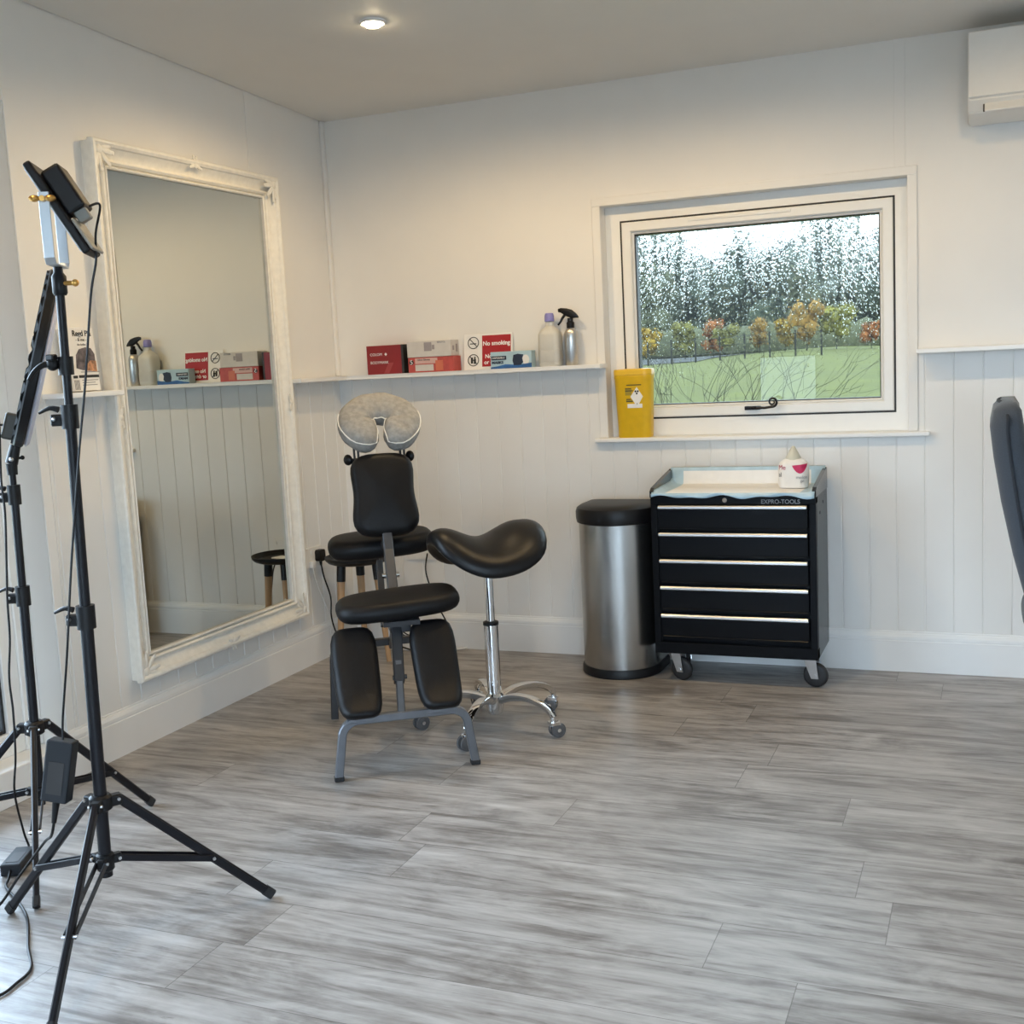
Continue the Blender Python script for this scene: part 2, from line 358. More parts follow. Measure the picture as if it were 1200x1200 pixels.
def text(body, size, M4, m, parent, name='lettering', align='LEFT', depth=0.0004, bold=0.0, xs=1.0):
    c = bpy.data.curves.new('lettering', 'FONT'); c.body = body; c.size = size; c.align_x = align; c.align_y = 'CENTER'
    c.extrude = depth; c.offset = bold
    t = bpy.data.objects.new('lettering', c); COL.objects.link(t); bpy.context.view_layer.update()
    me = bpy.data.meshes.new_from_object(t); COL.objects.unlink(t); bpy.data.objects.remove(t)
    for v in me.vertices: v.co = M4 @ Vector((v.co.x*xs, v.co.y, v.co.z))
    me.materials.clear(); me.materials.append(m)
    o = bpy.data.objects.new(name, me); COL.objects.link(o)
    if parent is not None: o.parent = parent
    return o
def faceY(x, y, z): return basis((x, y, z), (1, 0, 0), (0, 0, 1))          # print on a face that looks towards -y
def faceX(x, y, z): return basis((x, y, z), (0, 1, 0), (0, 0, 1))          # print on a face that looks towards +x
def dup(root, loc, rotz, label, group=None):
    r = root.copy(); COL.objects.link(r); r.location = loc; r.rotation_euler = (0, 0, rotz); r['label'] = label
    if group: r['group'] = group
    for ch in list(root.children):
        c = ch.copy(); COL.objects.link(c); c.parent = r
        for g in list(ch.children):
            d = g.copy(); COL.objects.link(d); d.parent = c
    return r

# ------------------------------------------------------------------ room shell
H0, SL = 2.415, 0.0444
XR, YF = 4.3, -5.95
def HC(y): return H0 - SL*y
T = 0.16
b = nb(); box(b, (-0.3, YF-0.2, -0.12), (XR+0.2, 0.16, 0.0)); struct(obj('floor', b, M['floor']))
WX0, WX1, WZ0, WZ1 = 1.306, 2.52, 0.952, 1.918
b = nb()
for lo, hi in (((-T, 0, 0), (WX0, T, 2.7)), ((WX1, 0, 0), (XR+T, T, 2.7)), ((WX0, 0, 0), (WX1, T, WZ0-0.012)), ((WX0, 0, WZ1), (WX1, T, 2.7))): box(b, lo, hi)
struct(obj('wall_back', b, M['wall']))
DY0, DY1, DZ = -1.895, -4.3, 2.17
b = nb()
for lo, hi in (((-T, DY0, 0), (0, 0, 2.75)), ((-T, YF, 0), (0, DY1, 2.75)), ((-T, DY1, DZ), (0, DY0, 2.75))): box(b, lo, hi)
struct(obj('wall_left', b, M['wall']))
b = nb(); box(b, (XR, YF, 0), (XR+T, 0.0, 2.75)); struct(obj('wall_right', b, M['wall']))
FX0, FX1, FZ = 0.66, 1.46, 1.36
b = nb()
GX0, GX1, GZ_ = 2.10, 4.20, 2.17
for lo, hi in (((-T, YF-T, 0), (FX0, YF, 2.8)), ((FX0, YF-T, FZ), (FX1, YF, 2.8)), ((FX1, YF-T, 0), (GX0, YF, 2.8)), ((GX0, YF-T, GZ_), (GX1, YF, 2.8)), ((GX1, YF-T, 0), (XR+T, YF, 2.8))): box(b, lo, hi)
struct(obj('wall_front', b, M['wall']))
b = nb()
x0, x1 = 0.005, XR
ring_loft(b, [[Vector((x, y, HC(y)+dz)) for x, dz in ((x0, 0), (x1, 0), (x1, 0.1), (x0, 0.1))] for y in (0.0, YF)])
struct(obj('ceiling', b, M['ceil']))
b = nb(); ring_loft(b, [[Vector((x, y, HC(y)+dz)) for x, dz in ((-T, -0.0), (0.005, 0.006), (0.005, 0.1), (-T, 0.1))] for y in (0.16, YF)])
struct(obj('trim_ceiling_gap_shade', b, M['gap']))  # dark strip painted in for the shadow gap along the left ceiling edge

# skirting boards
SK = [(0, 0), (0.019, 0), (0.019, 0.124), (0.0165, 0.126), (0.0165, 0.1295), (0.0185, 0.131), (0.0180, 0.141), (0.013, 0.153), (0.0095, 0.156), (0.0095, 0.161), (0.007, 0.163), (0, 0.163)]
b = nb(); ring_loft(b, [[Vector((x, -d, z)) for d, z in SK] for x in (0.0, XR)]); struct(obj('baseboard_back', b, M['gloss_white']))
b = nb(); ring_loft(b, [[Vector((d, y, z)) for d, z in SK] for y in (-0.019, DY0+0.002)]); struct(obj('baseboard_left', b, M['gloss_white']))
b = nb(); ring_loft(b, [[Vector((XR-d, y, z)) for d, z in SK] for y in (-0.019, YF)]); struct(obj('baseboard_right', b, M['gloss_white']))

# tongue-and-groove panelling below the shelf line (grooves are modelled)
PITCH = 0.1045
def groove_profile(a0, a1, ph):
    t_ = 0.007; out = []
    k = math.ceil((a0-ph)/PITCH); g = []
    while ph + k*PITCH < a1:
        g.append(ph + k*PITCH); k += 1
    out.append((a0, t_))
    for q in g:
        if q - 0.004 <= a0 or q + 0.004 >= a1: continue
        out += [(q-0.0035, t_), (q-0.0012, 0.0036), (q+0.0012, 0.0036), (q+0.0035, t_)]
    out.append((a1, t_)); return out
def panel_back(name, xa, xb, za, zb):
    b = nb(); pr = groove_profile(xa, xb, 2.685)
    pts = [(xa, 0.0)] + pr + [(xb, 0.0)]
    ring_loft(b, [[Vector((x, -d, z)) for x, d in pts] for z in (za, zb)]); return struct(obj(name, b, M['wall']))
panel_back('trim_panelling_back', 0.0, 1.27, 0.15, 1.252)
panel_back('trim_panelling_under_window', 1.27, 2.56, 0.15, 0.935)
panel_back('trim_panelling_right', 2.56, XR, 0.15, 1.252)
b = nb(); pr = groove_profile(DY0+0.04, -0.007, -0.17)
ring_loft(b, [[Vector((d, y, z)) for y, d in [(DY0+0.04, 0)] + pr + [(-0.007, 0)]] for z in (0.15, 1.252)]); struct(obj('trim_panelling_left', b, M['wall']))
# flat casing boards round the window and the door, joint cover strips on the upper walls
b = nb()
for lo, hi in (((1.27, -0.007, 0.955), (WX0, 0, WZ1)), ((WX1, -0.007, 0.955), (WX1+0.036, 0, WZ1)), ((1.27, -0.007, WZ1), (WX1+0.036, 0, WZ1+0.034))): box(b, lo, hi, 0.002, 1)
struct(obj('trim_window_casing', b, M['wall']))
b = nb(); box(b, (0, DY0, 0.0), (0.006, DY0+0.04, DZ+0.04), 0.002, 1); box(b, (0, DY1, DZ), (0.006, DY0, DZ+0.04), 0.002, 1); struct(obj('trim_door_casing', b, M['wall']))
b = nb(); box(b, (2.475, -0.003, WZ1+0.034), (2.515, 0, 2.42), 0.001, 1); struct(obj('trim_joint_strip_back', b, M['wall']))
b = nb(); box(b, (0, -0.60, 1.27), (0.003, -0.56, 2.45), 0.001, 1); struct(obj('trim_joint_strip_left', b, M['wall']))
b = nb(); box(b, (0, -0.026, 1.27), (0.016, 0.0, 2.415), 0.004, 2); struct(obj('trim_corner_bead', b, M['wall']))

# ------------------------------------------------------------------ window
win = struct(bpy.data.objects.new('window_1', None)); COL.objects.link(win)
win['label'] = 'white framed awning window in the back wall, rain on its pane'
def rect_frame(b, x0, x1, z0, z1, w, y0, y1, bev=0.003):
    """mitred frame: outer x0..x1,z0..z1, member width w"""
    prof = [(0, y1), (0, y0+bev), (bev, y0), (w-bev, y0), (w, y0+bev), (w, y1)]
    rings = []
    for sx_, sz_ in ((0, 0), (1, 0), (1, 1), (0, 1), (0, 0)):
        ring = []
        for o, y in prof:
            x = x0+o if sx_ == 0 else x1-o; z = z0+o if sz_ == 0 else z1-o
            ring.append(Vector((x, y, z)))
        rings.append(ring)
    ring_loft(b, rings, False, False); bmesh.ops.remove_doubles(b, verts=b.verts[:], dist=1e-5)
GY = 0.09
b = nb(); rect_frame(b, WX0, WX1, WZ0, WZ1, 0.078, 0.062, 0.14)
struct(obj('window_frame', b, M['upvc'], win))
SX0, SX1, SZ0, SZ1 = 1.378, 2.464, 1.033, 1.850
b = nb(); rect_frame(b, SX0-0.0075, SX1+0.0075, SZ0-0.0075, SZ1+0.0075, 0.012, 0.0606, 0.13, 0.001); obj('seal', b, M['gasket'], win)
b = nb(); rect_frame(b, SX0, SX1, SZ0, SZ1, 0.040, 0.056, 0.13, 0.004); rect_frame(b, SX0+0.038, SX1-0.038, SZ0+0.038, SZ1-0.038, 0.012, 0.066, 0.13, 0.006)
obj('sash', b, M['upvc'], win)
b = nb(); rect_frame(b, SX0+0.049, SX1-0.049, SZ0+0.049, SZ1-0.049, 0.005, 0.076, 0.12, 0.001); obj('glazing_gasket', b, M['gasket'], win)
b = nb(); box(b, (SX0+0.05, GY, SZ0+0.05), (SX1-0.05, GY+0.004, SZ1-0.05)); obj('pane', b, M['rain_glass'], win)
b = nb(); box(b, (1.66, 0.052, SZ1-0.020), (2.08, 0.06, SZ1-0.006), 0.003, 1); obj('trickle_vent', b, M['upvc'], win)
b = nb(); box(b, (1.252, -0.036, 0.935), (2.600, 0.064, 0.954), 0.006, 3); obj('window_sill', b, M['gloss_white'], win)
h = thing('window_handle', 'black monkey-tail handle', 'handle'); h.parent = win
del h['category']
b = nb()
box(b, (1.880, 0.036, 1.052), (1.945, 0.060, 1.068), 0.003, 2)
ball(b, (1.917, 0.036, 1.060), 0.010, (1.2, 0.7, 0.8))
P = [(1.930, 0.032, 1.060), (1.965, 0.028, 1.060), (1.995, 0.026, 1.064)]
cx_, cz_ = 1.996, 1.083
for k in range(26):
    a = -PI/2 + k*0.36; rr = 0.0195*(1-k/36); P.append((cx_ + rr*math.cos(a), 0.026, cz_ + rr*math.sin(a)))
tube(b, P, 0.0045, 8, rfun=lambda t: 1.25-0.6*t)
o = obj('lever', b, M['black_metal'], h, True)

# ------------------------------------------------------------------ glazed doors that let the daylight in
def door(name, label, place, w0, w1, z1, mull):
    """place(a, d, z): a along wall, d depth outwards, z"""
    r = struct(bpy.data.objects.new(name, None), label); COL.objects.link(r)
    def bx(bm, a0, a1, d0, d1, z0, z1_):
        p, q = place(a0, d0, z0), place(a1, d1, z1_)
        box(bm, [min(i, j) for i, j in zip(p, q)], [max(i, j) for i, j in zip(p, q)], 0.003, 1)
    b = nb(); bx(b, w0, w1, 0.0, 0.16, 0.0, 0.115); obj('threshold', b, M['gloss_white'], r)
    b = nb(); bx(b, w0, w0+0.07, 0.098, 0.16, 0.115, z1); bx(b, w1-0.07, w1, 0.098, 0.16, 0.115, z1); bx(b, w0+0.07, w1-0.07, 0.098, 0.16, z1-0.07, z1)
    struct(obj('door_frame', b, M['upvc'], r))
    e = [w0+0.07] + mull + [w1-0.07]
    for i in range(len(e)-1):
        a0, a1 = e[i], e[i+1]; z0, z2 = 0.115, z1-0.07
        b = nb(); s = 0.065
        for q in ((a0, a0+s, z0, z2), (a1-s, a1, z0, z2), (a0+s, a1-s, z0, z0+0.075), (a0+s, a1-s, z2-s, z2)): bx(b, q[0], q[1], 0.105, 0.155, q[2], q[3])
        obj('sash', b, M['upvc'], r)
        b = nb(); g = 0.012
        for q in ((a0+s, a0+s+g, z0+0.075, z2-s), (a1-s-g, a1-s, z0+0.075, z2-s), (a0+s+g, a1-s-g, z0+0.075, z0+0.075+g), (a0+s+g, a1-s-g, z2-s-g, z2-s)): bx(b, q[0], q[1], 0.115, 0.14, q[2], q[3])
        obj('gasket', b, M['gasket'], r)
        b = nb(); bx(b, a0+s+g, a1-s-g, 0.126, 0.130, z0+0.075+g, z2-s-g); obj('pane', b, M['glass'], r)
    return r
door('door_1', 'white glazed patio door in the left wall', lambda a, d, z: (-d, -a, z), 1.895, 4.3, DZ, [3.1])
door('door_2_added', 'white glazed double doors added unseen in the front wall for daylight', lambda a, d, z: (a, YF-d, z), GX0, GX1, GZ_, [3.15])  # added unseen doors: extra daylight, kept out of the back pane's reflection
door('window_2_added', 'low white framed window added unseen in the front wall for its reflection', lambda a, d, z: (a, YF-d, z), FX0, FX1, FZ, [])  # added unseen opening, sized for the bright reflected patch on the back pane

# ------------------------------------------------------------------ outdoors
def gz(x, y): return -0.25 + 0.0262*min(y, 45) + 0.006*max(0, y-45) + 0.22*math.exp(-((x+4.5)/4.0)**2)*min(1, max(0, (y-18)/30))
b = nb(); xs = [-60, -45, -34, -26, -20, -16, -13, -10.5, -8.5, -7, -5.5, -4, -2.5, -1, 1, 3, 6, 12, 25]; ys = [0.17, 2, 4, 7, 10, 15, 20, 26, 32, 38, 44, 50, 58, 70, 90, 125]
gv = [[b.verts.new((x, y, gz(x, y))) for x in xs] for y in ys]
for i in range(len(ys)-1):
    for j in range(len(xs)-1): b.faces.new((gv[i][j], gv[i][j+1], gv[i+1][j+1], gv[i+1][j]))
M['lawn'] = mat('wet_lawn', (0.088, 0.096, 0.003), 0.9, var=0.25, nscale=1.3)
struct(obj('ground', b, M['lawn'], None, True))
b = nb(); box(b, (-14, -30, -0.4), (24, YF-0.17, -0.3)); box(b, (-40, -30, -0.4), (-T-0.01, 0.1, -0.3)); struct(obj('ground_outside_doors', b, mat('grey_gravel', (0.16, 0.16, 0.15), 0.9, var=0.2, nscale=8)))
b = nb()
rr_ = [[Vector((x, y, gz(x, y)+0.03)) for x in (-30, -24, -18, -14, -11.5, -9.5, -8.0)] for y in (41.0, 44, 50, 58)]
RV = [[b.verts.new(p) for p in r] for r in rr_]
for i in range(3):
    for j in range(6): b.faces.new((RV[i][j], RV[i][j+1], RV[i+1][j+1], RV[i+1][j]))
struct(obj('road', b, mat('grey_road', (0.042, 0.044, 0.045), 0.8, var=0.15, nscale=2)))

def leaf_crown(b, c, rx, rz, n, size, seed, lobes=7):
    rnd = random.Random(seed)
    L_ = [(Vector((rnd.uniform(-.6, .6)*rx, rnd.uniform(-.6, .6)*rx, rnd.uniform(-.65, .7)*rz)), rnd.uniform(.35, .6)) for _ in range(lobes)] + [(Vector((0, 0, 0)), .6)]
    for lc, ls in L_:
        k = 0.72; vs = bmesh.ops.create_icosphere(b, subdivisions=2, radius=1.0)['verts']
        for v in vs:
            j = rnd.uniform(.8, 1.15); v.co = Vector(c) + lc + Vector((v.co.x*rx*ls*k*j, v.co.y*rx*ls*k*j, v.co.z*rz*ls*k*j))
    for _ in range(n):
        lc, ls = rnd.choice(L_); d = Vector((rnd.gauss(0, 1), rnd.gauss(0, 1), rnd.gauss(0, 1))).normalized()*(rnd.random()**0.45)
        p = Vector(c) + lc + Vector((d.x*rx*ls, d.y*rx*ls, d.z*rz*ls))
        x = Vector((rnd.gauss(0, 1), rnd.gauss(0, 1), rnd.gauss(0, 1))).normalized(); y = frame_of(x)[0]; s = size*rnd.uniform(.6, 1.3)
        b.faces.new([b.verts.new(p + x*s*a + y*s*0.6*e) for a, e in ((-1, 0), (0, -1), (1, 0), (0, 1))])
def tree(name, label, cat, group, x, y, ztop, w, crown_m, trunk_m, n=500, size=0.12, seed=1, low=0.3, bare=False):
    z0 = gz(x, y); h_ = ztop - z0
    r = thing(name, label, cat, (x, y, z0), 0, group)
    b = nb(); tube(b, [(0, 0, -0.1), (0.02*w, 0, h_*0.45), (-0.02*w, 0.02*w, h_*0.9)], 0.03*h_*0.5, 7, 3, rfun=lambda t: 1-0.8*t)
    rnd = random.Random(seed+5)
    for k in range(9 if not bare else 26):
        t_ = rnd.uniform(0.3, 0.85); a = rnd.uniform(0, 2*PI); l = w*0.5*rnd.uniform(.5, 1.0)
        p = Vector((0, 0, h_*t_)); q = p + Vector((l*math.cos(a), l*math.sin(a), h_*rnd.uniform(.08, .22)))
        tube(b, [p, (p+q)/2 + Vector((0, 0, -0.02*h_)), q], 0.006*h_, 5, 2, rfun=lambda t: 1-0.7*t)
    obj('trunk', b, trunk_m, r)
    b = nb(); leaf_crown(b, (0, 0, h_*(low + (1-low)/2)), w*0.52, h_*(1-low)/2*1.05, n, size, seed, 12); obj('crown', b, crown_m, r)
    return r
bark = mat('brown_bark', (0.016, 0.014, 0.011), 0.9, var=0.2)
greybark = mat('pale_grey_bark', (0.055, 0.06, 0.06), 0.9, var=0.2)
LF = {k: mat(k + '_leaves', c, 0.8, var=0.3, nscale=3) for k, c in dict(yellow=(0.32, 0.20, 0.012), amber=(0.28, 0.15, 0.02), orange=(0.33, 0.115, 0.025), olive=(0.17, 0.155, 0.03), lime=(0.22, 0.20, 0.025), dark=(0.040, 0.054, 0.030), mid=(0.085, 0.09, 0.042), silver=(0.17, 0.19, 0.155), mist=(0.34, 0.36, 0.33)).items()}  # mist: the haze of distance is put into this leaf colour
AUT = [(-11.3, 2.42, 0.95, 'yellow', 'young tree with bright yellow leaves beside the grey road'),
       (-9.9, 2.55, 1.1, 'olive', 'young olive green tree right of the bright yellow one'),
       (-8.75, 2.62, 0.85, 'orange', 'young orange leaved tree among olive trees by the fence'),
       (-7.9, 2.47, 1.0, 'olive', 'yellow-olive young tree standing just right of the small orange one'),
       (-6.6, 2.6, 0.8, 'amber', 'narrow amber young tree at the middle of the lawn edge'),
       (-5.6, 2.6, 0.8, 'yellow', 'narrow golden young tree left of the tallest orange tree'),
       (-4.5, 3.2, 1.3, 'amber', 'tallest young autumn tree with amber leaves on the lawn edge'),
       (-3.35, 2.9, 1.5, 'lime', 'wide yellow-green young tree at the end of the autumn row'),
       (-2.0, 2.4, 0.75, 'orange', 'small orange tree at the far end of the autumn row')]
for i, (x, zt, w, k, lab) in enumerate(AUT): tree('young_tree', lab, 'tree', 'young autumn trees along the lawn', x, 46+0.6*(i % 3), zt, w*1.15, LF[k], bark, 900, 0.085, 20+i, 0.20)
BG_ = [(-18.8, 7.3, 4.0, 'mid', 'dull green woodland tree seen at the window pane edge beside the sash'), (-16.6, 7.6, 4.4, 'dark', 'dark green round woodland tree behind the bright yellow young tree'), (-14.0, 6.9, 3.6, 'mid', 'brownish green woodland tree behind the small orange tree'),
       (-11.2, 7.3, 3.6, 'dark', 'tallest dark evergreen in the woodland behind the lawn middle'), (-8.8, 6.2, 3.8, 'mid', 'green woodland tree between dark evergreen and bluish wood'), (-5.9, 6.4, 4.4, 'silver', 'silvery bushy woodland tree behind the amber tree'), (-3.6, 5.6, 3.4, 'dark', 'dark woodland tree at the end behind the wide yellow-green tree')]
for i, (x, zt, w, k, lab) in enumerate(BG_): tree('woodland_tree', lab, 'tree', 'woodland trees behind the lawn', x*(64+6*(i % 3))/70, 64+6*(i % 3), zt, w*1.25, LF[k], bark, 2600, 0.26, 50+i, 0.0)
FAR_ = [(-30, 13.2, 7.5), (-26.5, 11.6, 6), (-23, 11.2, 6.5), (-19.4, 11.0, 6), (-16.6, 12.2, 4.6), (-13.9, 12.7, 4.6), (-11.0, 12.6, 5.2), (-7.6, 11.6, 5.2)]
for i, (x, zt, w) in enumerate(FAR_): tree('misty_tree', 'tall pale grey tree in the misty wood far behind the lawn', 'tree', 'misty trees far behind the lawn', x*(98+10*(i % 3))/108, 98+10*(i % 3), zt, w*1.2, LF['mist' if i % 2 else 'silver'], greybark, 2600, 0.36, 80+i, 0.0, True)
b = nb(); rnd = random.Random(9)
for k in range(34):
    x = -19 + k*0.95; vs = bmesh.ops.create_icosphere(b, subdivisions=2, radius=1.0)['verts']
    for v in vs: v.co = Vector((x+8 + v.co.x*0.95, v.co.y*0.7, 0.55 + v.co.z*rnd.uniform(.75, 1.05)*(1+0.1*math.sin(9*v.co.x+7*v.co.z))))
hd2 = obj('hedge', b, LF['mid']); hd2.location = (-9, 55, gz(-9, 55)); tag(hd2, 'long low dark hedge closing off the field behind the young trees', 'hedge')
# wire fence along the road
fe = thing('wire_fence', 'thin post and wire fence running along the grey road', 'fence', (0, 0, 0))
px_ = [-14.5 + 0.95*k for k in range(13)]
for x in px_:
    b = nb(); z = gz(x, 40.0); cyl(b, (x, 40.0, z-0.1), (x, 40.0, z+0.95), 0.035, n=8); obj('post', b, bark, fe)
for k in range(3):
    b = nb(); tube(b, [(x, 39.96, gz(x, 40)+0.3+0.28*k) for x in px_], 0.008, 5); obj('wire', b, greybark, fe)
# bare shrub outside the pane
sh = thing('bare_shrub', 'bare twiggy shrub growing close outside the window', 'shrub', (0.95, 4.0, gz(0.95, 4.0)))
rnd = random.Random(3); b = nb()
def twig(p, d, l, r, dep):
    q = p + d*l; mid = (p+q)/2 + Vector((rnd.gauss(0, .04), rnd.gauss(0, .04), rnd.gauss(0, .03)))*l*2
    tube(b, [p, mid, q], r, 5, 2, rfun=lambda t: 1-0.4*t)
    if dep:
        for _ in range(rnd.choice((2, 3, 3))):
            nd = (d + Vector((rnd.gauss(0, .5), rnd.gauss(0, .4), rnd.gauss(0.1, .35)))).normalized(); twig(p + d*l*rnd.uniform(.55, 1), nd, l*rnd.uniform(.55, .8), r*0.6, dep-1)
for k in range(8):
    a = rnd.uniform(0, 2*PI); twig(Vector((0.25*math.cos(a), 0.12*math.sin(a), 0)), Vector((0.42*math.cos(a), 0.2*math.sin(a), 1)).normalized(), 0.80, 0.006, 3)
obj('branches', b, mat('dull_twig', (0.045, 0.040, 0.022), 0.8), sh)
br = thing('evergreen_shrub', 'dark evergreen shrub outside the lower right of the window', 'shrub', (2.05, 6.3, gz(2.05, 6.3)))
b = nb(); leaf_crown(b, (0, 0, 0.75), 0.36, 0.78, 700, 0.035, 5); obj('foliage', b, LF['dark'], br)
b = nb(); tube(b, [(0, 0, -0.05), (0.02, 0, 0.5), (0, 0, 1.2)], 0.02, 6, 2); obj('stem', b, bark, br)

# ------------------------------------------------------------------ shelves
b = nb(); zt, zb = 1.269, 1.251
out = [(0, 0), (0, -0.478), (0.10, -0.478), (0.10, -0.10), (1.312, -0.10), (1.312, 0)]
vs = prism(b, out, zb, zt)
bmesh.ops.bevel(b, geom=[e for e in b.edges if abs(e.verts[0].co.z-e.verts[1].co.z) < 1e-6], offset=0.003, segments=2, affect='EDGES')
tag(obj('wall_shelf', b, M['gloss_white']), 'long white corner shelf holding boxes and bottles between mirror and window', 'shelf')
b = nb(); box(b, (0, -1.855, zb), (0.10, -1.578, zt), 0.003); tag(obj('wall_shelf', b, M['gloss_white']), 'short white shelf on the door side of the mirror, under the brochures', 'shelf')
b = nb(); box(b, (2.556, -0.10, zb), (XR-0.01, 0, zt), 0.003); tag(obj('wall_shelf', b, M['gloss_white']), 'empty white shelf below the air conditioner', 'shelf')

# ------------------------------------------------------------------ ceiling downlights
def downlight():
    r = thing('ceiling_downlight', 'glowing round recessed ceiling downlight near the mirror corner', 'ceiling light', (0.875, -1.09, HC(-1.09)), 0, 'ceiling downlights')
    b = nb(); lathe(b, [(0.030, 0.004), (0.031, -0.007), (0.040, -0.009), (0.046, -0.005), (0.047, 0.004)], 36, cap0=False, cap1=False); obj('bezel', b, M['gloss_white'], r, True)
    b = nb(); lathe(b, [(0.0295, 0.002), (0.0290, -0.012), (0.024, -0.017), (0.012, -0.020), (0.002, -0.021)], 28); obj('bulb', b, M['bulb'], r, True)
    l = bpy.data.lights.new('lamp', 'SPOT'); l.energy = LAMP_W; l.color = LAMP_COL; l.spot_size = math.radians(172); l.spot_blend = 0.5; l.shadow_soft_size = 0.028
    lo = bpy.data.objects.new('lamp', l); COL.objects.link(lo); lo.parent = r; lo.location = (0, 0, -0.045)
    return r
dl = downlight()
for (x, y, lab) in ((1.84, -1.1, 'recessed ceiling downlight in front of the window'), (0.875, -3.0, 'recessed ceiling downlight above the light stands')):
    dup(dl, (x, y, HC(y)), 0, lab, 'ceiling downlights')

dim = dup(dl, (2.92, -1.1, HC(-1.1)), 0, 'recessed ceiling downlight, dimmed, in front of the air conditioner', 'ceiling downlights')
for c_ in dim.children:
    if c_.type == 'LIGHT': c_.data = c_.data.copy(); c_.data.energy = LAMP_W*0.42

# ------------------------------------------------------------------ air conditioner
ac = thing('air_conditioner', 'white wall air conditioner high on the back wall', 'air conditioner', (2.737, 0, 2.068))
b = nb(); prof = [(0, 0.0), (-0.10, 0.0), (-0.165, 0.02), (-0.198, 0.062), (-0.198, 0.282), (-0.185, 0.294), (0, 0.294)]
ring_loft(b, [[Vector((x, y, z)) for y, z in prof] for x in (0.0, 0.82)]); bmesh.ops.bevel(b, geom=b.edges[:], offset=0.006, segments=2, affect='EDGES'); obj('body', b, M['ac'], ac, True)
b = nb(); box(b, (0.002, -0.206, 0.066), (0.818, -0.197, 0.288), 0.004, 2); obj('front_panel', b, M['ac'], ac)
b = nb(); box(b, (0.055, -0.004, -0.028), (0.765, 0.004, 0.028), 0.002, 1, rot=(-0.66, 0, 0), loc=(0, -0.187, 0.036)); obj('flap', b, M['ac'], ac)
b = nb(); box(b, (0.05, -0.004, -0.031), (0.77, 0.001, 0.031), 0.001, 1, rot=(-0.66, 0, 0), loc=(0, -0.183, 0.038)); obj('flap_gap', b, M['gap'], ac)

# ------------------------------------------------------------------ wall mirror
mr = thing('wall_mirror', 'tall mirror in an ornate white carved frame hung on the left wall', 'mirror', (0, -1.0215, 1.173))
MW, MH, FWd = 0.5515, 0.935, 0.09      # half outer width, half outer height, moulding width
def mframe(b, prof):
    rings = []
    for sy_, sz_ in ((-1, -1), (1, -1), (1, 1), (-1, 1), (-1, -1)):
        rings.append([Vector((x, sy_*(MW-FWd+o), sz_*(MH-FWd+o))) for o, x in prof])
    ring_loft(b, rings, False, False); bmesh.ops.remove_doubles(b, verts=b.verts[:], dist=1e-5)
b = nb(); mframe(b, [(0, 0.014), (0.0, 0.029), (0.005, 0.033), (0.009, 0.030), (0.0105, 0.019), (0.014, 0.019), (0.016, 0.031), (0.022, 0.037), (0.028, 0.034), (0.030, 0.024), (0.034, 0.023), (0.042, 0.026), (0.054, 0.033), (0.066, 0.044), (0.069, 0.051), (0.078, 0.057), (0.086, 0.056), (0.090, 0.050), (0.090, 0.033), (0.084, 0.029), (0.084, 0.004), (0.084, 0.0)])
obj('frame', b, M['mirror_frame'], mr, True, 0.35)
b = nb(); box(b, (0.004, -(MW-FWd+0.004), -(MH-FWd+0.004)), (0.018, MW-FWd+0.004, MH-FWd+0.004)); obj('mirror_glass', b, M['mirror'], mr)
def petals(b, c, dirs, l, w):
    for (dy, dz) in dirs:
        d = Vector((0, dy, dz)).normalized(); p = Vector(c) + d*l*0.55
        a = math.atan2(d.z, d.y); ball(b, p, 1.0, (0.0035, l*0.5, w), 10, 7, rot=Matrix.Rotation(a, 3, 'X'))
        ball(b, Vector(c) + d*l*0.95 + Vector((0.001, 0, 0)), 1.0, (0.003, w*0.8, w*0.8), 8, 6)
for sy_ in (-1, 1):
    for sz_ in (-1, 1):
        b = nb(); c = (0.050, sy_*(MW-0.034), sz_*(MH-0.034))
        petals(b, c, [(-sy_, -0.1*sz_), (-0.1*sy_, -sz_), (-sy_, sz_*0.3), (sy_*0.3, -sz_), (-sy_*.6, -sz_*.6)], 0.070, 0.010)
        ball(b, c, 1.0, (0.006, 0.016, 0.016), 10, 8); obj('corner_ornament', b, M['mirror_frame'], mr, True)
for (c, ax) in (((0.051, 0, MH-0.022), 1), ((0.051, 0, -(MH-0.022)), -1)):
    b = nb(); petals(b, c, [(1, .25*ax), (-1, .25*ax), (1, -.3*ax), (-1, -.3*ax), (0.3, ax), (-0.3, ax)], 0.036, 0.007); ball(b, c, 1.0, (0.0055, 0.012, 0.012), 10, 8); obj('crest_ornament', b, M['mirror_frame'], mr, True)
for sy_ in (-1, 1):
    b = nb(); c = (0.051, sy_*(MW-0.022), 0.0); petals(b, c, [(.25*sy_, 1), (.25*sy_, -1), (-.3*sy_, 1), (-.3*sy_, -1)], 0.036, 0.007); ball(b, c, 1.0, (0.0055, 0.012, 0.012), 10, 8); obj('crest_ornament', b, M['mirror_frame'], mr, True)

